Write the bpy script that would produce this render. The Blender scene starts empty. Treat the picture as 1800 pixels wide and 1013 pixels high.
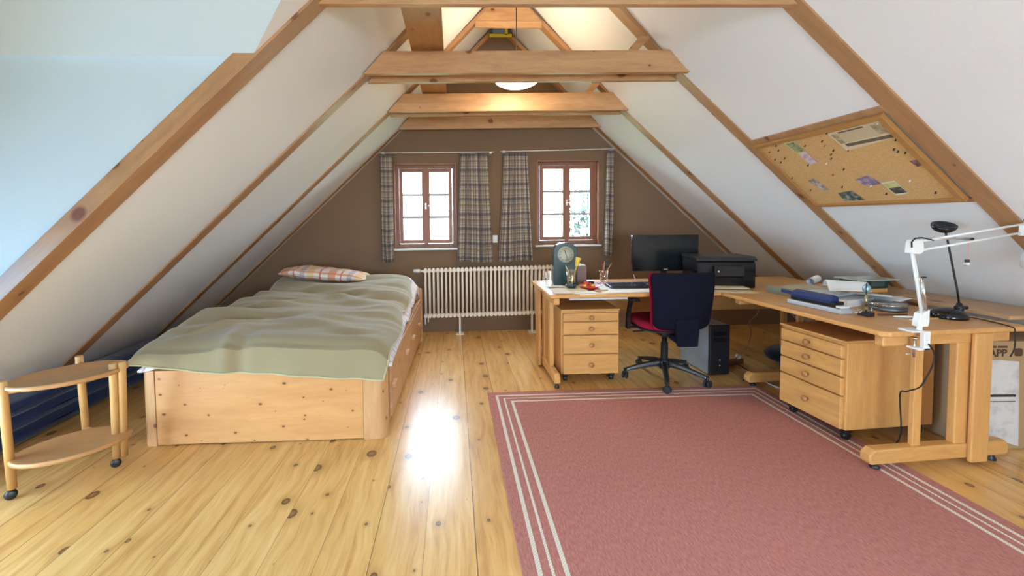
import bpy, math, random
from mathutils import Vector, Matrix, noise
random.seed(7)
PI = math.pi
S = bpy.context.scene
COL = S.collection

# ------------------------------------------------------------------ camera, sky, exposure
F = Vector((0.04397354, 0.99795643, -0.04636051))
R = Vector((0.99895446, -0.04450346, -0.01046052))
U = Vector((0.01250235, 0.04585205, 0.99887))
cd = bpy.data.cameras.new('camera'); cam = bpy.data.objects.new('camera', cd); COL.objects.link(cam)
cam.matrix_world = Matrix(((R.x, U.x, -F.x, 0), (R.y, U.y, -F.y, 0), (R.z, U.z, -F.z, 1.33), (0, 0, 0, 1)))
cd.sensor_width = 36; cd.lens = 740 / 1800 * 36
cd.shift_x = 69 / 1800; cd.shift_y = -85.5 / 1800
cd.clip_start = .05
S.camera = cam

EXPOSURE = 1.36
SKY = 17.0
w = bpy.data.worlds.new('sky'); S.world = w; w.use_nodes = True
bg = w.node_tree.nodes['Background']; bg.inputs[0].default_value = (.62, .82, 1, 1); bg.inputs[1].default_value = SKY
vs = S.view_settings
vs.view_transform = 'Standard'; vs.look = 'None'; vs.gamma = 1; vs.use_curve_mapping = False; vs.exposure = EXPOSURE

def portal(loc, rot, sx, sy):
    l = bpy.data.lights.new('window_portal', 'AREA'); l.shape = 'RECTANGLE'; l.size = sx; l.size_y = sy
    l.cycles.is_portal = True
    o = bpy.data.objects.new('window_portal', l); COL.objects.link(o); o.location = loc; o.rotation_euler = rot
portal((-.33, 5.2, 1.5), (-PI / 2, 0, 0), .8, 1.1)
portal((1.365, 5.2, 1.52), (-PI / 2, 0, 0), .8, 1.1)
portal((-2.62, 1.225, .97), (0, -PI / 2, 0), .72, .97)
portal((.55, -3.1, 1.35), (PI / 2, 0, 0), 2.3, 1.1)
portal((3.12, -1.0, 1.15), (0, math.radians(47.5), 0), 1.0, 1.3)
portal((-1.93, -1.0, 1.24), (0, math.radians(-46.8), 0), 1.0, 1.3)

# ------------------------------------------------------------------ material helpers
def mat(name):
    m = bpy.data.materials.new(name); m.use_nodes = True
    nt = m.node_tree; b = nt.nodes['Principled BSDF']
    return m, nt, b
def plain(name, col, rough=.6, metal=0, spec=.5, coat=0):
    m, nt, b = mat(name)
    b.inputs['Base Color'].default_value = (*col, 1); b.inputs['Roughness'].default_value = rough
    b.inputs['Metallic'].default_value = metal; b.inputs['Specular IOR Level'].default_value = spec
    b.inputs['Coat Weight'].default_value = coat
    return m
class NG:
    def __init__(s, nt): s.nt = nt
    def n(s, t, **kw):
        o = s.nt.nodes.new(t)
        for k, v in kw.items(): setattr(o, k, v)
        return o
    def l(s, a, b): s.nt.links.new(a, b)
    def math(s, op, a, b=None, c=None):
        o = s.n('ShaderNodeMath', operation=op)
        for i, v in enumerate((a, b, c)):
            if v is None: continue
            if isinstance(v, (int, float)): o.inputs[i].default_value = v
            else: s.l(v, o.inputs[i])
        return o.outputs[0]
    def mix(s, f, a, b, mode='MIX'):
        o = s.n('ShaderNodeMix', data_type='RGBA', blend_type=mode)
        for i, v in ((0, f), (6, a), (7, b)):
            if isinstance(v, (int, float)): o.inputs[i].default_value = v
            elif isinstance(v, tuple): o.inputs[i].default_value = (*v, 1)
            else: s.l(v, o.inputs[i])
        return o.outputs[2]
    def ramp(s, f, stops):
        o = s.n('ShaderNodeValToRGB'); e = o.color_ramp.elements
        while len(e) < len(stops): e.new(.5)
        for i, (p, c) in enumerate(stops):
            e[i].position = p; e[i].color = (*c, 1) if isinstance(c, tuple) else (c, c, c, 1)
        s.l(f, o.inputs[0]); return o.outputs[0]
    def noise(s, vec, scale, detail=3, rough=.5, dist=0, fac=True):
        o = s.n('ShaderNodeTexNoise'); o.inputs['Scale'].default_value = scale; o.inputs['Detail'].default_value = detail
        o.inputs['Roughness'].default_value = rough; o.inputs['Distortion'].default_value = dist
        s.l(vec, o.inputs['Vector']); return o.outputs['Fac' if fac else 'Color']
    def mapping(s, vec, scale=(1, 1, 1), loc=(0, 0, 0)):
        o = s.n('ShaderNodeMapping'); o.inputs['Scale'].default_value = scale; o.inputs['Location'].default_value = loc
        s.l(vec, o.inputs['Vector']); return o.outputs[0]
    def xyz(s, vec):
        o = s.n('ShaderNodeSeparateXYZ'); s.l(vec, o.inputs[0]); return o.outputs
    def comb(s, x, y, z):
        o = s.n('ShaderNodeCombineXYZ')
        for i, v in enumerate((x, y, z)):
            if isinstance(v, (int, float)): o.inputs[i].default_value = v
            else: s.l(v, o.inputs[i])
        return o.outputs[0]
    def bump(s, h, strength, dist, bsdf):
        o = s.n('ShaderNodeBump'); o.inputs['Strength'].default_value = strength; o.inputs['Distance'].default_value = dist
        s.l(h, o.inputs['Height']); s.l(o.outputs[0], bsdf.inputs['Normal'])

def wood(name, c1, c2, axis='X', grain=9, rough=.42, knots=0, knotc=(.16, .05, .015), kscale=3.2, contrast=1.0, coat=0, tone=None):
    """oiled timber with the grain along one axis of the object"""
    m, nt, b = mat(name); g = NG(nt)
    tc = g.n('ShaderNodeTexCoord').outputs['Object']
    oi = g.n('ShaderNodeObjectInfo').outputs['Random']
    off = g.math('MULTIPLY', oi, 37.0)
    va = g.n('ShaderNodeVectorMath', operation='ADD'); g.l(tc, va.inputs[0]); g.l(g.comb(off, off, off), va.inputs[1])
    v = va.outputs[0]
    sc = {'X': (.12, 1, 1), 'Y': (1, .12, 1), 'Z': (1, 1, .12)}[axis]
    warp = g.noise(g.mapping(v, tuple(k * 2.2 for k in (1, 1, 1))), 1.3, 2)
    vw = g.n('ShaderNodeVectorMath', operation='ADD'); g.l(g.mapping(v, sc), vw.inputs[0])
    g.l(g.comb(g.math('MULTIPLY', warp, .06), g.math('MULTIPLY', warp, .06), g.math('MULTIPLY', warp, .06)), vw.inputs[1])
    n1 = g.noise(vw.outputs[0], grain * 2.2, 4, .6)
    n2 = g.noise(vw.outputs[0], grain * 9, 3, .6)
    f = g.math('ADD', g.math('MULTIPLY', n1, .7), g.math('MULTIPLY', n2, .3))
    c = g.ramp(f, [(.5 - .22 / contrast, c2), (.5 + .16 / contrast, c1)])
    big = g.noise(v, .9, 2)
    c = g.mix(g.math('MULTIPLY', big, .45), c, tuple(x * .78 for x in c1), 'MIX')
    if knots:
        px_, py_, pz_ = g.xyz(v)
        al, ac = {'X': (px_, g.math('ADD', py_, pz_)), 'Y': (py_, g.math('ADD', px_, pz_)), 'Z': (pz_, g.math('ADD', px_, py_))}[axis]
        vo = g.n('ShaderNodeTexVoronoi', voronoi_dimensions='2D'); vo.inputs['Scale'].default_value = kscale
        g.l(g.comb(g.math('MULTIPLY', al, .7), ac, 0.0), vo.inputs['Vector'])
        rnd = g.xyz(vo.outputs['Color'])[0]
        size = g.math('MULTIPLY', g.math('POWER', rnd, 2.0), .15 * knots)
        d = g.math('DIVIDE', vo.outputs['Distance'], g.math('ADD', size, .006))
        k = g.ramp(d, [(.55, 1.0), (1.0, 0.0)])
        halo = g.ramp(d, [(.5, .35), (1.0, .0)])
        d2 = g.math('MULTIPLY', d, .33)
        c = g.mix(g.ramp(d2, [(.3, .45), (.95, 0.0)]), c, c2)
        c = g.mix(k, c, knotc)
    g.l(c, b.inputs['Base Color'])
    b.inputs['Roughness'].default_value = rough; b.inputs['Coat Weight'].default_value = coat
    b.inputs['Coat Roughness'].default_value = .25
    g.bump(f, .12, .004, b)
    return m

def plaster(name, col):
    m, nt, b = mat(name); g = NG(nt)
    tc = g.n('ShaderNodeTexCoord').outputs['Object']
    n = g.noise(tc, 60, 4, .6); n2 = g.noise(tc, 1.5, 3)
    g.l(g.mix(g.math('MULTIPLY', n2, .35), col, tuple(x * .93 for x in col)), b.inputs['Base Color'])
    b.inputs['Roughness'].default_value = .9; b.inputs['Specular IOR Level'].default_value = .2
    g.bump(n, .25, .004, b); return m

def fabric(name, col, col2=None, scale=350, rough=.95, sheen=.3):
    m, nt, b = mat(name); g = NG(nt)
    tc = g.n('ShaderNodeTexCoord').outputs['Object']
    n = g.noise(tc, scale, 2); n2 = g.noise(tc, 6, 3)
    c = g.mix(n, col, col2 or tuple(x * .75 for x in col))
    c = g.mix(g.math('MULTIPLY', n2, .3), c, tuple(x * .8 for x in col))
    g.l(c, b.inputs['Base Color']); b.inputs['Roughness'].default_value = rough
    b.inputs['Sheen Weight'].default_value = sheen; b.inputs['Specular IOR Level'].default_value = .15
    g.bump(n, .3, .002, b); return m

def glass(name, tint=(1, 1, 1), gloss=.08):
    m, nt, b = mat(name); g = NG(nt); nt.nodes.remove(b)
    out = [n for n in nt.nodes if n.type == 'OUTPUT_MATERIAL'][0]
    t = g.n('ShaderNodeBsdfTransparent'); t.inputs[0].default_value = (*tint, 1)
    gl = g.n('ShaderNodeBsdfGlossy'); gl.inputs['Roughness'].default_value = .02
    lw = g.n('ShaderNodeLayerWeight'); lw.inputs[0].default_value = .35
    f = g.math('ADD', g.math('MULTIPLY', lw.outputs['Facing'], .5), gloss)
    mx = g.n('ShaderNodeMixShader'); g.l(f, mx.inputs[0]); g.l(t.outputs[0], mx.inputs[1]); g.l(gl.outputs[0], mx.inputs[2])
    g.l(mx.outputs[0], out.inputs[0]); return m

# floor boards: 209 mm wide, running away from the camera
def floor_mat():
    m, nt, b = mat('pine_floorboards'); g = NG(nt)
    tc = g.n('ShaderNodeTexCoord').outputs['Object']
    x, y, z = g.xyz(tc)
    u = g.math('DIVIDE', g.math('ADD', x, .347), .209)
    pid = g.math('FLOOR', u); fr = g.math('FRACT', u)
    wn = g.n('ShaderNodeTexWhiteNoise', noise_dimensions='1D'); g.l(pid, wn.inputs['W'])
    rnd = wn.outputs['Value']
    v = g.comb(g.math('ADD', x, g.math('MULTIPLY', pid, 3.7)), g.math('ADD', y, g.math('MULTIPLY', rnd, 31.0)), 0.0)
    # knots
    vo = g.n('ShaderNodeTexVoronoi', voronoi_dimensions='2D'); vo.inputs['Scale'].default_value = 4.3
    g.l(g.mapping(v, (1, .8, 1)), vo.inputs['Vector'])
    r1 = g.xyz(vo.outputs['Color'])[0]
    size = g.math('MULTIPLY', g.math('POWER', r1, 1.5), .125)
    d = g.math('DIVIDE', vo.outputs['Distance'], g.math('ADD', size, .004))
    infl = g.ramp(g.math('MULTIPLY', vo.outputs['Distance'], 1.0), [(.0, 1.0), (.45, 0.0)])
    xs = g.math('ADD', g.xyz(v)[0], g.math('MULTIPLY', infl, .018))
    gv = g.comb(g.math('MULTIPLY', xs, 1.0), g.math('MULTIPLY', y, .07), rnd)
    warp = g.noise(g.mapping(v, (2, .5, 1)), 1.0, 2)
    gv2 = g.n('ShaderNodeVectorMath', operation='ADD'); g.l(gv, gv2.inputs[0]); g.l(g.comb(g.math('MULTIPLY', warp, .12), 0.0, 0.0), gv2.inputs[1])
    n1 = g.noise(gv2.outputs[0], 26, 3, .5); n2 = g.noise(gv2.outputs[0], 95, 3, .6)
    f = g.math('ADD', g.math('MULTIPLY', n1, .65), g.math('MULTIPLY', n2, .35))
    c = g.ramp(f, [(.3, FL_D), (.5, FL_M), (.66, FL_L)])
    c = g.mix(g.math('MULTIPLY', rnd, .7), c, g.mix(1.0, c, (.84, .72, .56), 'MULTIPLY'))
    c = g.mix(g.ramp(g.math('MULTIPLY', d, .3), [(.3, .55), (.95, 0.0)]), c, (.50, .25, .07))
    ring = g.ramp(d, [(.0, .55), (.5, .75), (.82, 1.0), (1.0, 0.0)])
    c = g.mix(ring, c, (.12, .045, .012))
    seam = g.math('LESS_THAN', fr, g.math('ADD', g.math('MULTIPLY', g.math('POWER', rnd, 2.0), .017), .008))
    c = g.mix(g.math('MULTIPLY', seam, .85), c, (.10, .04, .015))
    g.l(c, b.inputs['Base Color'])
    b.inputs['Roughness'].default_value = .3; b.inputs['Specular IOR Level'].default_value = .5
    b.inputs['Coat Weight'].default_value = .35; b.inputs['Coat Roughness'].default_value = .26
    h = g.math('SUBTRACT', g.math('MULTIPLY', n2, .2), seam)
    g.bump(h, .12, .004, b)
    return m
FL_D, FL_M, FL_L = (.56, .27, .075), (.77, .455, .155), (.85, .56, .235)

def rug_mat(x0, x1, y0, y1):
    m, nt, b = mat('terracotta_flatweave'); g = NG(nt)
    tc = g.n('ShaderNodeTexCoord').outputs['Object']
    x, y, z = g.xyz(tc)
    d = g.math('MINIMUM', g.math('MINIMUM', g.math('SUBTRACT', x, x0), g.math('SUBTRACT', x1, x)),
               g.math('MINIMUM', g.math('SUBTRACT', y, y0), g.math('SUBTRACT', y1, y)))
    n = g.noise(g.mapping(tc, (160, 35, 1)), 1.0, 3, .7)
    n2 = g.noise(g.mapping(tc, (14, 5, 1)), 1.0, 3, .6)
    c = g.ramp(n, [(.3, (.33, .120, .095)), (.7, (.60, .26, .225))])
    c = g.mix(g.math('MULTIPLY', n2, .35), c, (.43, .19, .16))
    wv = g.math('LESS_THAN', g.math('ABSOLUTE', g.math('SUBTRACT', d, .066)), .0095)
    wm = g.math('LESS_THAN', g.math('ABSOLUTE', g.math('SUBTRACT', d, .115)), .006)
    wi = g.math('LESS_THAN', g.math('ABSOLUTE', g.math('SUBTRACT', d, .168)), .0095)
    st = g.math('MAXIMUM', wv, g.math('MAXIMUM', wm, wi))
    ck = g.n('ShaderNodeTexChecker'); ck.inputs['Scale'].default_value = 150; g.l(tc, ck.inputs['Vector'])
    cream = g.mix(ck.outputs[1], (.62, .55, .46), (.80, .74, .64))
    c = g.mix(st, c, cream)
    g.l(c, b.inputs['Base Color']); b.inputs['Roughness'].default_value = .95; b.inputs['Specular IOR Level'].default_value = .15
    g.bump(n, .5, .004, b); return m

def plaid(name, base, bands, su, sv, trans=.25):
    """tartan from the cloth's own UVs: bands = [(centre, half width, colour, strength)] of a unit repeat"""
    m, nt, b = mat(name); g = NG(nt)
    uv = g.n('ShaderNodeTexCoord').outputs['UV']
    u, v, _ = g.xyz(uv)
    c = g.mix(0.0, base, base)
    for k, (co, sc) in enumerate(((u, su), (v, sv))):
        f = g.math('FRACT', g.math('MULTIPLY', co, sc))
        for (ce, hw, cc, st) in bands:
            on = g.math('LESS_THAN', g.math('ABSOLUTE', g.math('SUBTRACT', f, ce)), hw)
            c = g.mix(g.math('MULTIPLY', on, st), c, cc)
    g.l(c, b.inputs['Base Color']); b.inputs['Roughness'].default_value = .95; b.inputs['Specular IOR Level'].default_value = .1
    if trans:
        out = [n for n in nt.nodes if n.type == 'OUTPUT_MATERIAL'][0]
        t = g.n('ShaderNodeBsdfTranslucent'); g.l(c, t.inputs[0])
        mx = g.n('ShaderNodeMixShader'); mx.inputs[0].default_value = trans
        g.l(b.outputs[0], mx.inputs[1]); g.l(t.outputs[0], mx.inputs[2]); g.l(mx.outputs[0], out.inputs[0])
    return m

M = {}
M['floor'] = floor_mat()
M['white'] = plaster('white_plaster', (.75, .735, .725))
M['brown'] = plaster('brown_wall_paint', (.235, .15, .093))
M['dormer'] = plaster('dormer_plaster_cyan_light', (.49, .56, .59))  # cyan of the dormer daylight mixed into the plaster colour
M['beamX'] = wood('pine_beam_x', (.54, .31, .145), (.36, .175, .075), 'X', grain=7, knots=.9, kscale=4.2, contrast=1.5)
M['beamY'] = wood('pine_beam_y', (.52, .285, .125), (.33, .15, .06), 'Y', knots=.6, kscale=4)
M['strip'] = wood('pine_rafter', (.46, .25, .115), (.30, .145, .065), 'X', knots=.9, kscale=4.0)
M['bedX'] = wood('bed_pine_x', (.67, .345, .13), (.50, .22, .07), 'X', grain=6, knots=.85, kscale=10)
M['bedY'] = wood('bed_pine_y', (.62, .35, .165), (.46, .22, .085), 'Y', grain=6, knots=.8, kscale=8)
M['bedZ'] = wood('bed_pine_z', (.62, .35, .155), (.45, .21, .08), 'Z', grain=6, knots=.8, kscale=8)
M['deskX'] = wood('oiled_alder_x', (.76, .40, .130), (.54, .24, .065), 'X', grain=12, rough=.35, contrast=1.1)
M['deskY'] = wood('oiled_alder_y', (.76, .40, .130), (.56, .25, .068), 'Y', grain=12, rough=.35, contrast=.8)
M['deskZ'] = wood('oiled_alder_z', (.76, .40, .130), (.56, .25, .068), 'Z', grain=12, rough=.4, contrast=.8)
M['frameX'] = wood('window_wood_x', (.36, .15, .08), (.26, .10, .05), 'X', grain=10)
M['frameZ'] = wood('window_wood_z', (.36, .15, .08), (.26, .10, .05), 'Z', grain=10)
M['trolleyX'] = wood('trolley_beech_x', (.54, .28, .105), (.42, .19, .065), 'X', grain=10, contrast=.7)
M['trolleyZ'] = wood('trolley_beech_z', (.66, .38, .14), (.54, .28, .09), 'Z', grain=10, contrast=.7)
M['black'] = plain('black_plastic', (.012, .012, .014), .35)
M['blackm'] = plain('black_matt', (.015, .015, .017), .7)
M['blackgl'] = plain('black_gloss', (.008, .008, .010), .12)
M['dark'] = plain('dark_grey_metal', (.05, .05, .055), .4, .6)
M['chrome'] = plain('chrome', (.7, .7, .72), .2, 1)
M['whitem'] = plain('white_enamel', (.80, .80, .77), .3)
M['whitep'] = plain('white_plastic', (.78, .78, .76), .45)
M['rad'] = plain('radiator_enamel', (.88, .79, .68), .35)
M['paper'] = plain('white_paper', (.82, .82, .82), .8)
M['cream'] = plain('cream_paper', (.66, .56, .38), .8)
M['grey'] = plain('light_grey_plastic', (.50, .52, .55), .45)
M['blue'] = plain('navy_plastic', (.012, .03, .13), .3)
M['red'] = plain('red_plastic', (.62, .05, .04), .45)
M['yellow'] = plain('yellow_plastic', (.78, .52, .05), .5)
M['pwood'] = plain('pencil_wood', (.55, .32, .13), .6)
M['brownp'] = plain('brown_lacquer', (.16, .05, .03), .4)
M['navyp'] = plain('navy_lacquer', (.02, .03, .12), .4)
M['glass'] = glass('clear_glass')
M['pane'] = glass('window_pane', (1, 1, 1), .02); M['light_tint'] = glass('pane_cyan_light_tint', (.30, .66, .85), .04)  # second pane: invented tint that turns the dormer daylight cyan
M['carton'] = plain('cardboard', (.42, .27, .14), .85)
M['ink'] = plain('black_ink', (.03, .025, .02), .8)
M['cork'] = None; M['knobw'] = plain('knob_wood', (.42, .19, .06), .35); M['barw'] = plain('glazing_bar_paint', (.42, .40, .40), .5)

def cork_mat():
    m, nt, b = mat('cork'); g = NG(nt)
    tc = g.n('ShaderNodeTexCoord').outputs['Object']
    n = g.noise(tc, 130, 3, .7); n2 = g.noise(tc, 3, 2)
    c = g.ramp(n, [(.3, (.48, .27, .085)), (.65, (.68, .41, .16))])
    c = g.mix(g.math('MULTIPLY', n2, .5), c, (.50, .31, .15))
    g.l(c, b.inputs['Base Color']); b.inputs['Roughness'].default_value = .9; g.bump(n, .3, .003, b); return m
M['cork'] = cork_mat()

# ------------------------------------------------------------------ mesh helpers
def smooth(pts, k=4):
    P = [Vector(p) for p in pts]; out = []
    for i in range(len(P) - 1):
        a, b, c, d = P[max(i - 1, 0)], P[i], P[i + 1], P[min(i + 2, len(P) - 1)]
        for j in range(k):
            t = j / k
            out.append(.5 * ((2 * b) + (c - a) * t + (2 * a - 5 * b + 4 * c - d) * t * t + (3 * b - a - 3 * c + d) * t ** 3))
    return out + [P[-1]]
class MB:
    def __init__(s): s.v = []; s.f = []; s.uv = None; s.sm = []
    def add(s, vs_, fs, smooth=False):
        o = len(s.v); s.v += [tuple(v) for v in vs_]; s.f += [tuple(i + o for i in f) for f in fs]; s.sm += [smooth] * len(fs); return s
    def box(s, x0, x1, y0, y1, z0, z1, mtx=None):
        v = [Vector((x, y, z)) for z in (z0, z1) for y in (y0, y1) for x in (x0, x1)]
        if mtx is not None: v = [mtx @ p for p in v]
        return s.add(v, [(0, 2, 3, 1), (4, 5, 7, 6), (0, 1, 5, 4), (2, 6, 7, 3), (0, 4, 6, 2), (1, 3, 7, 5)])
    def prism(s, poly, axis, a, b, mtx=None, smooth=False):
        """extrude 2D polygon along axis from a to b. axis X: poly=(y,z); Y: (x,z); Z: (x,y)"""
        mk = {'X': lambda p, t: (t, p[0], p[1]), 'Y': lambda p, t: (p[0], t, p[1]), 'Z': lambda p, t: (p[0], p[1], t)}[axis]
        n = len(poly)
        v = [Vector(mk(p, a)) for p in poly] + [Vector(mk(p, b)) for p in poly]
        if mtx is not None: v = [mtx @ p for p in v]
        s.add(v, [tuple(range(n - 1, -1, -1)), tuple(range(n, 2 * n))])
        o = len(s.v) - 2 * n
        fs = [(o + i, o + (i + 1) % n, o + n + (i + 1) % n, o + n + i) for i in range(n)]
        s.f += fs; s.sm += [smooth] * n
        return s
    def tube(s, pts, r, seg=10, caps=True, closed=False):
        pts = [Vector(p) for p in pts]; n = len(pts)
        rs = r if isinstance(r, (list, tuple)) else [r] * n
        up = None; rings = []
        for i, p in enumerate(pts):
            if closed: d = pts[(i + 1) % n] - pts[i - 1]
            else: d = pts[min(i + 1, n - 1)] - pts[max(i - 1, 0)]
            if d.length < 1e-9: d = Vector((0, 0, 1))
            d.normalize()
            if up is None:
                up = Vector((0, 0, 1)) if abs(d.z) < .9 else Vector((1, 0, 0))
            a = d.cross(up)
            if a.length < 1e-6: a = d.orthogonal()
            a.normalize(); b = a.cross(d).normalized(); up = b
            rings.append([p + (a * math.cos(2 * PI * k / seg) + b * math.sin(2 * PI * k / seg)) * rs[i] for k in range(seg)])
        o = len(s.v); s.v += [tuple(q) for ring in rings for q in ring]
        m = n if closed else n - 1
        for i in range(m):
            j = (i + 1) % n
            for k in range(seg):
                s.f.append((o + i * seg + k, o + i * seg + (k + 1) % seg, o + j * seg + (k + 1) % seg, o + j * seg + k)); s.sm.append(True)
        if caps and not closed:
            s.f.append(tuple(o + k for k in range(seg - 1, -1, -1))); s.f.append(tuple(o + (n - 1) * seg + k for k in range(seg))); s.sm += [False, False]
        return s
    def lathe(s, prof, seg=28, mtx=None, cx=0, cy=0, sx=1, sy=1):
        """prof = [(r, z)] turned round Z"""
        o = len(s.v); n = len(prof)
        for (r, z) in prof:
            for k in range(seg):
                p = Vector((cx + sx * r * math.cos(2 * PI * k / seg), cy + sy * r * math.sin(2 * PI * k / seg), z))
                s.v.append(tuple(mtx @ p if mtx is not None else p))
        for i in range(n - 1):
            for k in range(seg):
                s.f.append((o + i * seg + k, o + i * seg + (k + 1) % seg, o + (i + 1) * seg + (k + 1) % seg, o + (i + 1) * seg + k)); s.sm.append(True)
        if prof[0][0] > 1e-6: s.f.append(tuple(o + k for k in range(seg - 1, -1, -1))); s.sm.append(False)
        if prof[-1][0] > 1e-6: s.f.append(tuple(o + (n - 1) * seg + k for k in range(seg))); s.sm.append(False)
        return s
    def grid(s, fn, nu, nv, smooth=True):
        o = len(s.v)
        for j in range(nv + 1):
            for i in range(nu + 1): s.v.append(tuple(fn(i / nu, j / nv)))
        for j in range(nv):
            for i in range(nu):
                a = o + j * (nu + 1) + i
                s.f.append((a, a + 1, a + nu + 2, a + nu + 1)); s.sm.append(smooth)
        return s
    def build(s, name, m, parent=None, bevel=0, seg=2, solid=0, uvfn=None, loc=None, rot=None, clean=True):
        me = bpy.data.meshes.new(name); me.from_pydata(s.v, [], s.f)
        me.polygons.foreach_set('use_smooth', s.sm)
        me.materials.append(M[m] if isinstance(m, str) else m)
        if uvfn:
            ul = me.uv_layers.new(name='UVMap')
            for li, lp in enumerate(me.loops): ul.data[li].uv = uvfn(lp.vertex_index)
        me.update()
        o = bpy.data.objects.new(name, me); COL.objects.link(o)
        if parent is not None: o.parent = parent
        if loc is not None: o.location = loc
        if rot is not None: o.rotation_euler = rot
        if solid:
            md = o.modifiers.new('solid', 'SOLIDIFY'); md.thickness = solid; md.offset = -1
        if bevel:
            md = o.modifiers.new('bevel', 'BEVEL'); md.width = bevel; md.segments = seg; md.limit_method = 'ANGLE'; md.angle_limit = math.radians(40)
            md.harden_normals = False
        return o

def tag(o, label=None, cat=None, group=None, kind=None):
    if label: o['label'] = label
    if cat: o['category'] = cat
    if group: o['group'] = group
    if kind: o['kind'] = kind
    return o
def thing(name, label, cat, loc=(0, 0, 0), rz=0, group=None):
    o = bpy.data.objects.new(name, None); COL.objects.link(o); o.empty_display_size = .1
    o.location = loc; o.rotation_euler = (0, 0, rz); return tag(o, label, cat, group)
def struct(o): o['kind'] = 'structure'; return o
def copy_tree(o, parent=None):
    c = o.copy(); COL.objects.link(c)
    if parent is not None: c.parent = parent
    for ch in list(o.children): copy_tree(ch, c)
    return c
def tf(loc=(0, 0, 0), rz=0, rx=0, ry=0):
    return Matrix.Translation(loc) @ Matrix.Rotation(rz, 4, 'Z') @ Matrix.Rotation(ry, 4, 'Y') @ Matrix.Rotation(rx, 4, 'X')

# ------------------------------------------------------------------ the roof profile
XL0, KL, RG, KR, XR0 = (-3.123, 0.0), (-.60, 2.372), (.55, 3.62), (1.665, 2.40), (4.289, 0.0)
def xl(z):
    if z < KL[1]: return XL0[0] + (KL[0] - XL0[0]) * z / KL[1]
    return KL[0] + (RG[0] - KL[0]) * (z - KL[1]) / (RG[1] - KL[1])
def xr(z):
    if z < KR[1]: return XR0[0] + (KR[0] - XR0[0]) * z / KR[1]
    return KR[0] + (RG[0] - KR[0]) * (z - KR[1]) / (RG[1] - KR[1])
def roofz(x):
    P = (XL0, KL, RG, KR, XR0)
    for a, b in zip(P, P[1:]):
        if a[0] <= x <= b[0]: return a[1] + (b[1] - a[1]) * (x - a[0]) / (b[0] - a[0])
    return 0
YF, YB = 5.0, -3.0
NL = Vector((KL[1], 0, -(KL[0] - XL0[0]))).normalized() * 1      # into the room from the left slope
NL = Vector((.6849, 0, -.7286)); NR = Vector((-.6749, 0, -.7379))

# floor
struct(MB().box(-3.3, 4.45, YB - .1, YF + .4, -.1, 0).build('floor', 'floor'))

# the roof slopes, built from slabs round the added roof windows
def lp(o, pts, side='L'):   # (y,z) points on a slope -> a slab
    n = len(pts); fx, nr = (xl, NL) if side == 'L' else (xr, NR)
    inner = [Vector((fx(z), y, z)) for y, z in pts]
    outer = [p - nr * .06 for p in inner]
    o.add(inner + outer, [tuple(range(n)), tuple(range(2 * n - 1, n - 1, -1))] + [(i, n + i, n + (i + 1) % n, (i + 1) % n) for i in range(n)])
SK = (-1.5, -.55, .86, 1.46)      # unseen roof windows added behind the camera as fill light: y0, y1, z0, z1
def rect(o, side, y0, y1, z0, z1): lp(o, [(y0, z0), (y1, z0), (y1, z1), (y0, z1)], side)
o = MB(); zr = KR[1]
rect(o, 'R', SK[1], YF, 0, zr); rect(o, 'R', YB - .1, SK[0], 0, zr); rect(o, 'R', SK[0], SK[1], 0, SK[2]); rect(o, 'R', SK[0], SK[1], SK[3], zr)
rect(o, 'R', YB - .1, YF, zr, RG[1])
struct(o.build('ceiling_right', 'white'))

# left slope with the dormer opening
D0, D1 = .12, 1.995                      # dormer from y=.12 to y=1.995
DC, DZ0, DZ1 = (D0 + D1) / 2, 2.083, 3.25
o = MB()
zk = KL[1]
lp(o, [(D1, 0), (YF, 0), (YF, zk), (D1, zk)]); lp(o, [(D1, zk), (YF, zk), (YF, RG[1]), (D1, RG[1])])
rect(o, 'L', YB - .1, SK[0], 0, zk); rect(o, 'L', SK[1], D0, 0, zk); rect(o, 'L', SK[0], SK[1], 0, SK[2]); rect(o, 'L', SK[0], SK[1], SK[3], zk); lp(o, [(YB - .1, zk), (D0, zk), (D0, RG[1]), (YB - .1, RG[1])])
def dy(z): return (z - DZ0) / (DZ1 - DZ0) * (DC - D0)
lp(o, [(D1, DZ0), (D1, zk), (D1 - dy(zk), zk)]); lp(o, [(D0, zk), (D0, DZ0), (D0 + dy(zk), zk)])
lp(o, [(D1 - dy(zk), zk), (D1, zk), (D1, RG[1]), (DC, RG[1]), (DC, DZ1)]); lp(o, [(D0, zk), (D0 + dy(zk), zk), (DC, DZ1), (DC, RG[1]), (D0, RG[1])])
struct(o.build('ceiling_left', 'white'))

# dormer: two ceiling planes, two cheeks, front wall with window
DX = -2.6
o = MB()
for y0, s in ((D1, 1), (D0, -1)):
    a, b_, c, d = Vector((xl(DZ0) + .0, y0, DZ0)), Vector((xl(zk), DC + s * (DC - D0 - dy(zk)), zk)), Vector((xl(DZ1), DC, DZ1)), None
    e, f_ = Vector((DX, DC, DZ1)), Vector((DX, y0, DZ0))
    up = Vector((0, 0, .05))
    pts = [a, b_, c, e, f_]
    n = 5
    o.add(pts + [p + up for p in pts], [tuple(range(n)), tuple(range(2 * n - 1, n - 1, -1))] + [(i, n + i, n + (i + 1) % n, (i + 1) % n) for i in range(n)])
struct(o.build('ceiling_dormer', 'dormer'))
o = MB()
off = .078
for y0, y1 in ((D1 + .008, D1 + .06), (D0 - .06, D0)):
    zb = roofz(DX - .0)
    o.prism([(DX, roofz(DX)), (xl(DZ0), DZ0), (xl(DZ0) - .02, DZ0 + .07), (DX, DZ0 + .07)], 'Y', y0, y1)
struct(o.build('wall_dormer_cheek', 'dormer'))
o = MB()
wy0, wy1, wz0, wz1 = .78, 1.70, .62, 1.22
Zb = roofz(DX)
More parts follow.
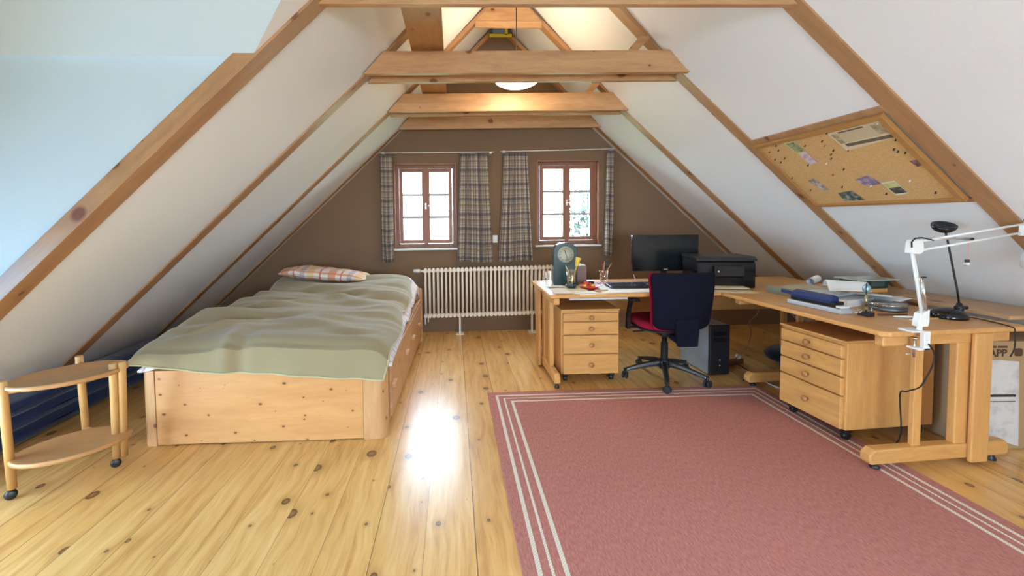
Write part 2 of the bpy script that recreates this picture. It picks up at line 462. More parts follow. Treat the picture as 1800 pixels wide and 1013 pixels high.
o.prism([(D0 - .05, Zb), (wy0, Zb), (wy0, wz1), (D0 - .05, wz1)], 'X', DX - .12, DX)
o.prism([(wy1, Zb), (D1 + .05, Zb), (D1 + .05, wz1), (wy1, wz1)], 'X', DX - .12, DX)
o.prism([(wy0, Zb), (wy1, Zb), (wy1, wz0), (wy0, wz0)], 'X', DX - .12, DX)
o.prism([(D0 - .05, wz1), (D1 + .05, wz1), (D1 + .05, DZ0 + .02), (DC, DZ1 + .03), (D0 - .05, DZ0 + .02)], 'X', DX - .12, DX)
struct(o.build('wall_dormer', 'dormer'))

# far gable wall with two window openings; back wall behind the camera
def gable(name, y0, y1, holes, m):
    o = MB(); xs = sorted({XL0[0], KL[0], RG[0], KR[0], XR0[0]} | {h[0] for h in holes} | {h[1] for h in holes})
    for a, b in zip(xs, xs[1:]):
        za, zb = roofz(a + 1e-6), roofz(b - 1e-6)
        hs = [h for h in holes if h[0] <= a + 1e-6 and h[1] >= b - 1e-6]
        if hs:
            h = hs[0]
            o.prism([(a, 0), (b, 0), (b, h[2]), (a, h[2])], 'Y', y0, y1)
            o.prism([(a, h[3]), (b, h[3]), (b, zb), (a, za)], 'Y', y0, y1)
        else:
            o.prism([(a, 0), (b, 0), (b, zb), (a, za)], 'Y', y0, y1)
    return struct(o.build(name, m))
WL = (-.70, .035, 1.0, 2.0); WR = (.985, 1.745, 1.02, 2.03)
gable('wall_back', YF, YF + .22, [WL, WR], 'brown')
gable('wall_front', YB - .1, YB, [(-.55, 1.65, .85, 1.72)], 'white')  # opening for the added fill-light window

# ------------------------------------------------------------------ windows
def window(name, h, ysash, depth_in):
    x0, x1, z0, z1 = h
    f = MB(); t = .05
    y0, y1 = ysash - .03, ysash + .04
    # lining boards of the reveal and the outer frame
    f.box(x0, x0 + .016, YF - .012, y1, z0, z1); f.box(x1 - .016, x1, YF - .012, y1, z0, z1)
    f.box(x0, x1, YF - .012, y1, z1 - .016, z1)
    f.box(x0, x0 + t, y0, y1, z0, z1); f.box(x1 - t, x1, y0, y1, z0, z1)
    f.box(x0 + t, x1 - t, y0, y1, z0, z0 + t); f.box(x0 + t, x1 - t, y0, y1, z1 - t, z1)
    wn = struct(f.build(name, 'frameZ', bevel=.003))
    cx = (x0 + x1) / 2
    for s in (-1, 1):
        a, b = (x0 + t + .004, cx - .004) if s < 0 else (cx + .004, x1 - t - .004)
        sf = MB(); u = .042; yy0, yy1 = ysash - .05, ysash - .005
        c, d = z0 + t + .004, z1 - t - .004
        sf.box(a, a + u, yy0, yy1, c, d); sf.box(b - u, b, yy0, yy1, c, d)
        sf.box(a + u, b - u, yy0, yy1, c, c + u); sf.box(a + u, b - u, yy0, yy1, d - u, d)
        sash = sf.build('window_sash', 'frameZ', wn, bevel=.003)
        gb = MB()
        for k in (1, 2):
            zz = c + u + (d - c - 2 * u) * k / 3
            gb.box(a + u, b - u, yy0 + .008, yy1 - .008, zz - .014, zz + .014)
        gb.build('glazing_bar', 'barw', wn)
        MB().box(a + u, b - u, ysash - .03, ysash - .026, c + u, d - u).build('window_glass', 'pane', wn)
    MB().box(cx - .024, cx + .024, ysash - .058, ysash - .05, z0 + t, z1 - t).build('meeting_stile', 'frameZ', wn, bevel=.002)
    hb = MB().box(cx - .008, cx + .008, ysash - .062, ysash - .05, (z0 + z1) / 2 - .035, (z0 + z1) / 2 + .035)
    hb.tube([(cx, ysash - .06, (z0 + z1) / 2), (cx, ysash - .085, (z0 + z1) / 2), (cx + .05, ysash - .085, (z0 + z1) / 2)], .006, 8)
    hb.build('window_handle', 'chrome', wn)
    sb = MB().box(x0 - .02, x1 + .02, YF - .035, ysash - .03, z0 - .022, z0)
    sb.build('window_sill', 'whitem', wn, bevel=.004)
    return wn
window('window_1', WL, 5.11, .1); window('window_2', WR, 5.11, .1)
# unseen windows added behind the camera for fill daylight, then the dormer window
f = MB()
for x in (-.55, .515, 1.58): f.box(x, x + .07, YB - .08, YB - .02, .85, 1.72)
f.box(-.55, 1.65, YB - .08, YB - .02, .85, .92); f.box(-.55, 1.65, YB - .08, YB - .02, 1.65, 1.72)
o3 = struct(f.build('window_3', 'frameX')); MB().box(-.55, 1.65, YB - .052, YB - .048, .85, 1.72).build('window_glass', 'pane', o3)
for k, (side, fx, nr) in enumerate((('L', xl, NL), ('R', xr, NR))):
    f = MB(); g2 = MB()
    def bar(y0, y1, z0, z1, mb, t0=-.055, t1=-.005):
        c = [Vector((fx(z), y, z)) for y, z in ((y0, z0), (y1, z0), (y1, z1), (y0, z1))]
        v = [p + nr * t1 for p in c] + [p + nr * t0 for p in c]
        mb.add(v, [(0, 1, 2, 3), (7, 6, 5, 4), (0, 4, 5, 1), (1, 5, 6, 2), (2, 6, 7, 3), (3, 7, 4, 0)])
    bar(SK[0], SK[0] + .06, SK[2], SK[3], f); bar(SK[1] - .06, SK[1], SK[2], SK[3], f)
    bar(SK[0], SK[1], SK[2], SK[2] + .045, f); bar(SK[0], SK[1], SK[3] - .045, SK[3], f)
    bar(SK[0], SK[1], SK[2], SK[3], g2, -.034, -.030)
    o5 = struct(f.build('window_%d' % (5 + k), 'frameZ')); g2.build('window_glass', 'pane', o5)  # roof windows added to brighten the room, out of view
f = MB()
for y in (wy0, (wy0 + wy1) / 2 - .035, wy1 - .07): f.box(DX - .09, DX - .03, y, y + .07, wz0, wz1)
f.box(DX - .09, DX - .03, wy0, wy1, wz0, wz0 + .07); f.box(DX - .09, DX - .03, wy0, wy1, wz1 - .07, wz1)
o4 = struct(f.build('window_4', 'frameZ')); MB().box(DX - .062, DX - .058, wy0, wy1, wz0, wz1).build('window_glass', 'light_tint', o4)

# ------------------------------------------------------------------ rafters (flush strips on the slopes)
def slope_board(name, side, y0, y1, za, zb, out=.01, inn=.03, m='strip'):
    """board lying on the slope between heights za and zb; grain along its local X"""
    fx = xl if side == 'L' else xr; nrm = NL if side == 'L' else NR
    A = Vector((fx(za), 0, za)); B = Vector((fx(zb), 0, zb)); d = (B - A); L = d.length; d.normalize()
    mtx = Matrix(((d.x, 0, nrm.x, A.x), (d.y, 1, nrm.y, 0), (d.z, 0, nrm.z, A.z), (0, 0, 0, 1)))
    b = MB().box(0, L, y0, y1, -inn, out)
    ob = b.build(name, m, bevel=.002); ob.matrix_world = mtx
    return struct(ob)
n = 1
for (a, b) in ((3.03, 3.13), (4.07, 4.16), (4.82, 4.905)):
    slope_board('trim_%d' % n, 'L', a, b, .02, KL[1]); n += 1
    slope_board('trim_%d' % n, 'L', a, b, KL[1], 3.56); n += 1
slope_board('trim_%d' % n, 'L', 1.985, 2.10, .02, KL[1], .012, .066); n += 1
slope_board('trim_%d' % n, 'L', 1.985, 2.10, KL[1], 3.56, .012); n += 1
for (a, b) in ((.93, 1.03), (2.005, 2.105), (3.055, 3.15), (4.085, 4.18), (4.84, 4.92)):
    slope_board('trim_%d' % n, 'R', a, b, .02, KR[1]); n += 1
    slope_board('trim_%d' % n, 'R', a, b, KR[1], 3.56); n += 1
# battens above and below the cork board
slope_board('trim_%d' % n, 'R', 2.10, 3.06, 1.865, 1.90, .012, .01, 'strip'); n += 1
slope_board('trim_%d' % n, 'R', 2.10, 3.06, 1.405, 1.425, .012, .01, 'strip'); n += 1

# ------------------------------------------------------------------ tie beams
def tie(y0, y1, z0, z1, tilt=.011):
    """plank across the room, ends cut to the roof pitch, left end a touch lower"""
    q = []
    for z, fx in ((z0, xl), (z0, xr), (z1, xr), (z1, xl)):
        x = fx(z); q.append((x, z + tilt * (x - .55)))
    return struct(MB().prism(q, 'Y', y0, y1).build('tie_beam', 'beamX', bevel=.003))
tie(2.03, 2.068, 2.352, 2.52)
tie(2.985, 3.028, 2.358, 2.512); tie(3.155, 3.195, 2.355, 2.52)
tie(4.03, 4.068, 2.36, 2.528); tie(4.185, 4.225, 2.36, 2.525)
tie(4.78, 4.818, 2.36, 2.525)
struct(MB().box(-.287, -.057, 1.9, 4.82, 2.535, 2.562).build('purlin_beam', 'beamY', bevel=.003))
# ridge gusset boards and collar
struct(MB().box(.225, .858, 4.06, 4.085, 3.15, 3.21).build('collar_beam', 'beamX', bevel=.002))
struct(MB().prism([(.225, 3.21), (.858, 3.21), (.60, 3.49), (.49, 3.49)], 'Y', 4.065, 4.082).build('collar_beam', 'beamX'))
# short knee braces behind the tie beams
for (y, dx) in ((3.035, 0), (4.075, .0)):
    struct(MB().prism([(1.18 + dx, 2.44), (1.25 + dx, 2.44), (1.435 + dx, 2.64), (1.355 + dx, 2.64)], 'Y', y, y + .025).build('brace_beam', 'beamX'))

# panel in the peak of the far gable
pk = thing('peak_hatch', 'small blue grey hatch edged with yellow foam high in the brown gable peak', 'hatch', (.55, 4.80, 3.385))
MB().prism([(-.135, 0), (.135, 0), (.105, .115), (-.105, .115)], 'Y', -.012, .012).build('hatch_board', plain('hatch_dark', (.05, .05, .06), .7), pk)
MB().box(-.09, .045, -.018, -.012, .02, .10).build('hatch_panel', plain('hatch_blue', (.12, .17, .22), .6), pk)
MB().box(.045, .075, -.03, -.012, .0, .115).box(-.13, .12, -.03, -.012, -.02, .012).build('foam_edge', plain('foam_yellow', (.5, .42, .03), .8), pk)

# ------------------------------------------------------------------ pendant lamp
lamp = thing('pendant_lamp', 'round opal glass pendant lamp glowing behind the middle tie beam', 'lamp', (.548, 3.62, 2.45))
opal, nt, b = mat('opal_glass'); b.inputs['Base Color'].default_value = (.9, .85, .75, 1)
b.inputs['Emission Color'].default_value = (1, .80, .52, 1); b.inputs['Emission Strength'].default_value = 11
MB().lathe([(.001, 0), (.06, .004), (.12, .018), (.17, .042), (.20, .075), (.203, .09), (.195, .095), (.02, .10)], 40).build('lamp_shade', opal, lamp)
MB().lathe([(.035, .10), (.035, .14), (.012, .16), (.001, .16)], 20).build('ceiling_fitting', 'whitem', lamp)
MB().tube([(0, 0, .15), (0, 0, 1.16)], .004, 8).build('cord', 'blackm', lamp)

# ------------------------------------------------------------------ rug
RX0, RX1, RY0, RY1 = .239, 2.375, .05, 3.16
rg = MB().box(RX0, RX1, RY0, RY1, .0005, .007)
tag(rg.build('rug', rug_mat(RX0, RX1, RY0, RY1), bevel=.002), 'terracotta flat woven rug with three cream border stripes on the floorboards', 'rug')

# ------------------------------------------------------------------ curtains
cur = plaid('checked_curtain_cloth', (.62, .53, .42), [(.12, .10, (.12, .11, .15), .70), (.30, .012, (.05, .05, .10), .8), (.52, .07, (.22, .15, .13), .55), (.66, .012, (.08, .08, .14), .7), (.86, .02, (.10, .10, .16), .7)], 1 / .17, 1 / .17, .3)
def curtain(xt0, xt1, xb0, xb1, zt, zb, folds, label, amp=.022, cloth=None, y=4.905):
    nu, nv = folds * 12, 40
    Wd = cloth or 1.9 * (xb1 - xb0)
    ph = random.random() * 6
    def fn(u, v):
        x0 = xt0 + (xb0 - xt0) * v ** 1.2; x1 = xt1 + (xb1 - xt1) * v ** 1.2
        uu = u + .02 * math.sin(6 * v + ph) * math.sin(PI * u)
        x = x0 + (x1 - x0) * u + .006 * math.sin(folds * 4 * PI * u)
        a = amp * (.55 + .6 * v)
        return (x, y - .01 + a * math.sin(folds * 2 * PI * uu + ph + .8 * v) + .008 * math.sin(9 * v + 7 * u), zt + (zb - zt) * v + .008 * math.sin(5 * u + ph) * v)
    g_ = MB().grid(fn, nu, nv)
    uvs = [(i / nu * Wd, j / nv * (zt - zb)) for j in range(nv + 1) for i in range(nu + 1)]
    ob = g_.build('curtain', cur, uvfn=lambda k: uvs[k], solid=.0015)
    return tag(ob, label, 'curtain', 'checked curtains at the two gable windows')
curtain(-.835, -.70, -.835, -.70, 2.085, .848, 3, 'narrow bunched checked curtain left of the window above the bed', cloth=.5)
curtain(.08, .40, .035, .455, 2.095, .84, 6, 'wide checked curtain hanging right of the window above the bed', cloth=.8)
curtain(.585, .86, .515, .915, 2.10, .845, 6, 'wide checked curtain left of the window above the desk', cloth=.75)
curtain(1.80, 1.885, 1.775, 1.87, 2.125, .88, 2, 'thin checked curtain strip right of the window above the desk', cloth=.35)
for (x0, x1, z0, z1, lb) in ((-.845, .475, 2.105, 2.115, 'thin white curtain rod over the window above the bed'), (.55, 1.89, 2.118, 2.146, 'thin white curtain rod over the window above the desk')):
    r = thing('curtain_rod', lb, 'curtain rod', (x0, 4.905, z0))
    MB().tube([(0, 0, 0), (x1 - x0, 0, z1 - z0)], .006, 8).build('rod', 'whitem', r)
    for k, x in enumerate((.04, x1 - x0 - .04)):
        MB().box(x - .012, x + .012, -.004, .095, -.012, .012).build('bracket', 'whitem', r)
sk = thing('wall_socket', 'small white switch plate on brown wall between the two curtains', 'socket', (.487, 5, 1.10))
MB().box(-.03, .03, -.012, 0, -.045, .045).build('plate', 'whitep', sk, bevel=.003)
MB().box(-.018, .018, -.016, -.012, -.03, .03).build('rocker', 'whitem', sk)

# ------------------------------------------------------------------ radiator
rad = thing('radiator', 'long cream tubular column radiator under the windows', 'radiator', (0, 0, 0))
x = -.34; secs = []
while x < 1.56:
    secs.append(x); x += .0478
sec = MB()
for yy in (4.875, 4.925):
    sec.tube([(0, yy, .215), (0, yy, .745)], .0125, 10)
sec.tube([(0, 4.86, .745), (0, 4.94, .745)], .022, 10); sec.tube([(0, 4.86, .215), (0, 4.94, .215)], .022, 10)
sec.tube([(0, 4.875, .755), (0, 4.925, .755)], .018, 10)
sec.tube([(-.023, 4.90, .735), (.023, 4.90, .735)], .016, 8); sec.tube([(-.023, 4.90, .222), (.023, 4.90, .222)], .016, 8)
s0 = sec.build('radiator_section', 'rad', rad); s0.location = (secs[0], 0, 0)
for x in secs[1:]:
    c = s0.copy(); COL.objects.link(c); c.parent = rad; c.location = (x, 0, .022 * (x + .34) / 1.9 * 1.0)
for x in (.055, .905):
    MB().box(-.011, .011, 4.88, 4.90, .008, .20).box(-.045, .045, 4.83, 4.93, 0, .008).build('radiator_foot', 'whitem', rad, loc=(x, 0, 0))
MB().tube([(-.365, 4.9, .74), (-.40, 4.9, .74)], .012, 10).tube([(-.40, 4.9, .74), (-.42, 4.9, .742), (-.48, 4.9, .742)], [.02, .024, .022], 12).build('thermostat_valve', 'whitep', rad)
MB().tube([(-.35, 4.9, .215), (-.35, 4.9, .12), (-.35, 4.97, .09)], .009, 8).tube([(-.315, 4.9, .215), (-.315, 4.9, .14)], .008, 8).build('pipe', 'whitem', rad)

# ------------------------------------------------------------------ bed
bed = thing('storage_bed', 'pine storage bed with drawers and rounded corner posts under the left slope', 'bed', (0, 0, 0))
BX0, BX1, BY0, BY1 = -1.868, -.42, 2.535, 4.62
def bx(y): return BX1 + .024 * (y - BY0)      # right side is a hair out of square
Hb = .455
MB().box(BX0 + .085, BX1 - .145, BY0, BY0 + .022, .006, Hb).build('front_panel', 'bedX', bed, bevel=.002)
def corner(cx0, cx1, side):
    r = .055; pts = []
    if side > 0:
        pts = [(cx0, BY0 - .004)] + [(cx1 - r + r * math.sin(a), BY0 - .004 + r - r * math.cos(a)) for a in [i * PI / 16 for i in range(9)]] + [(cx1, BY0 + .056), (cx0, BY0 + .056)]
    else:
        pts = [(cx1, BY0 - .004), (cx1, BY0 + .056), (cx0, BY0 + .056)] + [(cx0 + r - r * math.cos(a), BY0 - .004 + r - r * math.sin(a)) for a in [i * PI / 16 for i in range(9)]]
    return MB().prism(pts, 'Z', .0, Hb + .004, smooth=False)
corner(BX1 - .143, BX1, 1).build('corner_post', 'bedZ', bed, bevel=.0015)
corner(BX0, BX0 + .083, -1).build('corner_post', 'bedZ', bed, bevel=.0015)
Mr = tf((BX1, BY0, 0), -math.atan(.024))
Ls = BY1 - BY0
MB().box(-.03, -.012, .1, Ls - .04, .05, Hb, Mr).build('side_rail', 'bedY', bed)
MB().box(-.034, .002, .1, Ls - .04, Hb, Hb + .018, Mr).build('side_rail', 'bedY', bed, bevel=.003)
dl = (.13, .58, 1.03, 1.50, 1.98)
for i in range(4):
    a, b2 = dl[i] + .004, dl[i + 1] - .004
    dw = MB().box(-.012, .006, a, b2, .075, Hb - .012, Mr).build('drawer', 'bedY', bed, bevel=.003)
    yc = {0: .155, 1: .80 - .02, 2: 1.20, 3: 1.65}[i]
    MB().box(.006, .034, yc - .045, yc + .045, .272, .30, Mr).build('handle', 'bedY', dw, bevel=.004)
MB().box(-.12, -.05, .12, Ls - .1, 0, .05, Mr).build('plinth', 'bedY', bed)
MB().box(BX0 + .02, BX0 + .04, BY0 + .05, BY1, .02, Hb).build('side_rail', 'bedY', bed)
MB().prism([(BX0, 0), (-.362, 0), (-.362, .575), (-.372, .585), (BX0, .585)], 'Y', BY1 - .02, BY1 + .01).build('headboard', 'bedX', bed, bevel=.003)
MB().box(BX0 + .04, BX1 - .035, BY0 + .03, BY1 - .03, .33, .35).build('slatted_base', 'bedX', bed)

def soft(x, y, s, seed=0): return noise.noise(Vector((x * s, y * s, seed)))
# mattress
def rbox(x0, x1, y0, y1, z0, z1, r, wob=0, seed=0, xr_=None):
    mb = MB(); nx, ny = 26, 34
    def prof(t):   # perimeter cross-section along u: returns inset & z
        return t
    def top(u, v):
        x = x0 + (x1 - x0) * u; y = y0 + (y1 - y0) * v
        e = min(u * (x1 - x0), (1 - u) * (x1 - x0), v * (y1 - y0), (1 - v) * (y1 - y0))
        k = 0 if e > r else r - math.sqrt(max(0, r * r - (r - e) ** 2))
        return (x, y, z1 - k + wob * soft(x, y, 4, seed))
    def us(i, n): 
        t = i / n; return t
    mb.grid(top, nx * 2, ny * 2)
    o_ = len(mb.v)
    zs = z1 - r
    def side(u, v):
        per = 2 * ((x1 - x0) + (y1 - y0)); s_ = u * per
        if s_ < x1 - x0: p = (x0 + s_, y0)
        elif s_ < x1 - x0 + y1 - y0: p = (x1, y0 + s_ - (x1 - x0))
        elif s_ < 2 * (x1 - x0) + y1 - y0: p = (x1 - (s_ - (x1 - x0) - (y1 - y0)), y1)
        else: p = (x0, y1 - (s_ - 2 * (x1 - x0) - (y1 - y0)))
        z = zs + (z0 - zs) * v + (wob * soft(p[0], p[1], 4, seed) if v == 0 else 0)
        return (p[0], p[1], z)
    mb.grid(side, 120, 2)
    return mb
M['sheet'] = fabric('white_sheet', (.72, .72, .72), scale=200)
tag(rbox(BX0 + .05, BX1 - .05, BY0 + .075, BY1 - .035, .352, .50, .04).build('mattress', 'sheet'), 'white mattress lying in the pine storage bed under the blanket', 'mattress')

# height of the bedding
def bz(x, y):
    t = min(1, max(0, (y - 2.55) / 1.9)); u = (x - BX0) / (BX1 - BX0)
    h = .605 + .11 * t ** 1.2 + .05 * math.exp(-((y - 3.05) / .35) ** 2) * max(0, 1 - u / .6) + .02 * t
    h += .035 * math.sin(PI * min(1, max(0, u))) * (1 - .4 * t)
    h += .030 * soft(x * 1.0, y * 1.6, 2.2, 3) + .016 * soft(x * .6, y * 2.2, 5, 9)
    # raking folds
    h += .016 * math.sin(16 * (y + .35 * x) + 2 * soft(x, y, 2, 5)) * max(0, min(1, (y - 2.85) * 2)) * (.5 + soft(x, y, 1.7, 2))
    # ridge across the front third and hollow behind
    h += .035 * math.exp(-((y - 2.98 - .08 * math.sin(3 * x)) / .10) ** 2) * math.exp(-((u - .25) / .35) ** 2)
    h -= .035 * math.exp(-((y - 3.13 - .1 * x) / .08) ** 2) * math.exp(-((u - .35) / .2) ** 2)
    h += .022 * math.exp(-(((y - 3.55) - .5 * (x + 1.0)) / .07) ** 2) * math.exp(-((u - .55) / .3) ** 2) - .016 * math.exp(-(((y - 3.7) + .3 * (x + .9)) / .08) ** 2) + .02 * math.exp(-(((y - 2.75) + .25 * (x + .6)) / .06) ** 2) * math.exp(-((u - .75) / .22) ** 2)
    h += .030 * math.exp(-(((y - 2.70) - .9 * (x + 1.60)) / .045) ** 2) * math.exp(-((x + 1.52) / .16) ** 2) - .030 * math.exp(-(((y - 2.79) - .9 * (x + 1.60)) / .05) ** 2) * math.exp(-((x + 1.50) / .15) ** 2)
    h += .020 * math.exp(-((x + 1.36) / .05) ** 2) * max(0, 1 - (y - 2.5) / .4) - .018 * math.exp(-((x + 1.27) / .05) ** 2) * max(0, 1 - (y - 2.5) / .4)
    if u > .9: h -= .5 * (u - .9) ** 2 * 6
    if y > 4.25: h += .03 * math.sin(PI * min(1, (y - 4.25) / .3))
    return h
M['blanket'] = fabric('sage_wool_blanket', (.33, .265, .155), (.27, .215, .12), scale=260)
M['duvet'] = plaid('duvet_cover', (.74, .72, .74), [(.2, .05, (.55, .30, .30), .6), (.6, .03, (.25, .30, .50), .6), (.8, .06, (.80, .65, .60), .7)], 6, 6, 0)
# duvet: slightly wider than the blanket
def duv(u, v):
    x0, x1 = BX0 + .0, BX1 + .035
    x = x0 + (x1 - x0) * u; y = 2.515 + (4.56 - 2.515) * v
    z = bz(min(x, BX1), y) - .026
    ed = min(u * 1.5, (1 - u) * 1.5)
    if ed < .10: z -= .085 * (1 - ed / .10) ** 1.6
    if v * 2 < .08: z -= .118 * (1 - v * 2 / .08) ** 1.5
    if (1 - v) * 2 < .1: z -= .1 * (1 - (1 - v) * 20) ** 2
    z = max(z, .472 if y > 2.528 else .462)
    return (x, y, z)
dv = MB().grid(duv, 90, 110); nuv = [(i / 90 * 1.5, j / 110 * 2.05) for j in range(111) for i in range(91)]
tag(dv.build('duvet', 'duvet', uvfn=lambda k: nuv[k], solid=.012), 'pale patterned duvet showing along the edges under the green blanket', 'duvet')
# blanket: v<.14 is the drop over the foot end
def bl(u, v):
    vf = .17
    xb0, xb1 = -1.905, -.385
    if v >= vf:
        y = 2.52 + (4.36 - 2.52) * (v - vf) / (1 - vf)
        x1 = xb1 - .045 * max(0, (y - 2.6)) / 1.9 + .02 * math.sin(7 * y)
        x0 = xb0 + .10 * max(0, (y - 2.6) / 1.8) + .01 * math.sin(5 * y)
        x = x0 + (x1 - x0) * u
        z = bz(min(max(x, BX0), BX1), y)
        if u < .06: z -= .05 * (1 - u / .06) ** 2
        if u > .955: z -= .035 * ((u - .955) / .045) ** 2
        if y < 2.62: z -= .045 * ((2.62 - y) / .10) ** 2
        return (x, y, z)
    t = 1 - v / vf                      # 0 at the edge, 1 at the hem
    x = xb0 + (xb1 - .012 - xb0) * u
    z0_ = bz(min(max(x, BX0), BX1), 2.52) - .045 - (.05 * (1 - u / .06) ** 2 if u < .06 else 0) - (.035 * ((u - .955) / .045) ** 2 if u > .955 else 0)
    hem = .512 - .124 * u ** .9 + .004 * math.sin(13 * u)
    fold = .012 * math.sin(15 * u + 1) * t + .006 * math.sin(37 * u) * t - .022 * math.exp(-((u - .37) / .035) ** 2) + .014 * math.exp(-((u - .43) / .03) ** 2)
    return (x - .03 * t * max(0, (u - .7) / .3), 2.496 - .018 * math.sin(t * 1.5) + fold - .006, z0_ + (hem - z0_) * t)
bb = MB().grid(bl, 150, 170)
tag(bb.build('blanket', 'blanket', solid=.008), 'sage green wool blanket draped over the bed and its foot end', 'blanket')
M['hem'] = fabric('blanket_hem', (.50, .46, .27), scale=200)
bk = [o_ for o_ in COL.objects if o_.name == 'blanket'][0]
MB().tube([Vector(bl(i / 80, 0)) + Vector((0, -.002, 0)) for i in range(81)], .006, 6).tube([Vector(bl(1, j / 80)) for j in range(81)], .006, 6).tube([Vector(bl(0, j / 80)) for j in range(81)], .006, 6).build('hem', 'hem', bk)
# pillow
M['pillow'] = plaid('checked_pillow_case', (.78, .70, .66), [(.15, .08, (.70, .26, .10), .7), (.34, .015, (.55, .08, .06), .8), (.52, .05, (.30, .34, .52), .6), (.70, .07, (.80, .55, .15), .6), (.90, .02, (.55, .10, .10), .8)], 2.1, 3.5, 0)
def pil(sg):
    def fn(u, v):
        a, b2 = 2 * u - 1, 2 * v - 1
        k = max(0, 1 - abs(a) ** 2.6) ** .5 * max(0, 1 - abs(b2) ** 2.6) ** .5
        x = -1.32 + .43 * a * (1 - .05 * b2 * b2); y = 4.36 + .20 * b2 * (1 - .05 * a * a)
        zz = .832 - .08 * (a * .5 + .5) + .02 * soft(x, y, 6, 1)
        return (x, y, zz + sg * .062 * k)
    return fn
pm = MB().grid(pil(1), 40, 30).grid(pil(-1), 40, 30); pu = [(i / 40 * .86, j / 30 * .6) for _ in (0, 1) for j in range(31) for i in range(41)]
tag(pm.build('pillow', 'pillow', uvfn=lambda k: pu[k]), 'orange and white checked pillow at the head of the bed', 'pillow')

# ------------------------------------------------------------------ dark blue folded mat under the slope behind the trolley
M['bluecloth'] = fabric('navy_mat_cloth', (.008, .02, .085), scale=200)
bm = thing('folded_mattress', 'dark blue folded mattress lying along the foot of the left slope', 'mattress', (0, 0, 0))
def layer(z0, z1, x0, x1):
    m_ = MB()
    def fn(u, v):
        a = 2 * PI * u; cx, cz = (x0 + x1) / 2, (z0 + z1) / 2
        c, s_ = math.cos(a), math.sin(a)
        px = math.copysign(abs(c) ** .5, c) * (x1 - x0) / 2; pz = math.copysign(abs(s_) ** .5, s_) * (z1 - z0) / 2
        y = 1.35 + 3.0 * v
        return (cx + px + .012 * soft(y, u, 3, z0 * 9), y, cz + pz + .008 * soft(y, u * 3, 4, 2))
    m_.grid(fn, 28, 50)
    m_.add([fn(i / 28, 0) for i in range(28)], [tuple(range(27, -1, -1))]); m_.add([fn(i / 28, 1) for i in range(28)], [tuple(range(28))])
    return m_
layer(.0, .10, -2.94, -2.62).build('mattress_layer', 'bluecloth', bm)
layer(.10, .20, -2.86, -2.60).build('mattress_layer', 'bluecloth', bm)
layer(.20, .29, -2.78, -2.58).build('mattress_layer', 'bluecloth', bm)

# ------------------------------------------------------------------ tea trolley
tr = thing('tea_trolley', 'two tier oval beech trolley on black casters at the left edge', 'trolley', (0, 0, 0))
TA, TB1, TB2, TC = (-2.16, 2.085), (-1.862, 2.335), (-1.838, 2.353), (-2.12, 2.46)
cxy = Vector((-1.975, 2.215))
def oval(z0, z1, name):
    ang = math.radians(38); mt = tf((cxy.x, cxy.y, 0), ang)
    mb = MB(); a, b2 = .235, .165
    mb.lathe([(.94, z0), (.985, z0 + .004), (1, z0 + .012), (.99, z1 - .003), (.96, z1), (.90, z1 - .003), (.0001, z1 - .004)], 48, mt, sx=a, sy=b2)
    return mb.build(name, 'trolleyX', tr)
oval(.545, .57, 'tray'); oval(.175, .20, 'tray')
def leg(p, z0, z1, r, top=None):
    q = top or p
    return MB().tube([(p[0], p[1], z0), (q[0], q[1], z1 - .004), (q[0], q[1], z1)], [r, r, r * .85], 14)
for p, q, zt, z0 in ((TA, (-2.135, 2.045), .595, .05), (TB1, (-1.795, 2.255), .60, .05), (TB2, (-1.765, 2.275), .60, .05), (TC, (-2.085, 2.395), .60, .05)):
    leg(p, z0, zt, .0185, q).build('leg', 'trolleyZ', tr)
for z in (.535, .17):
    k = z / .6
    def at(p, q): return Vector((p[0] + (q[0] - p[0]) * k, p[1] + (q[1] - p[1]) * k, z))
    MB().tube([at(TA, (-2.135, 2.045)), at(TB1, (-1.795, 2.255))], .008, 8).tube([at(TC, (-2.085, 2.395)), at(TB2, (-1.765, 2.275))], .008, 8).build('rail', 'trolleyZ', tr)
for p in (TA, TB1, TC):
    MB().lathe([(.001, -.012), (.018, -.012), (.024, -.006), (.024, .006), (.018, .012), (.001, .012)], 20, tf((p[0], p[1] - .008, .024), .5, PI / 2)).box(p[0] - .008, p[0] + .008, p[1] - .01, p[1] + .01, .03, .055).build('caster', 'black', tr)

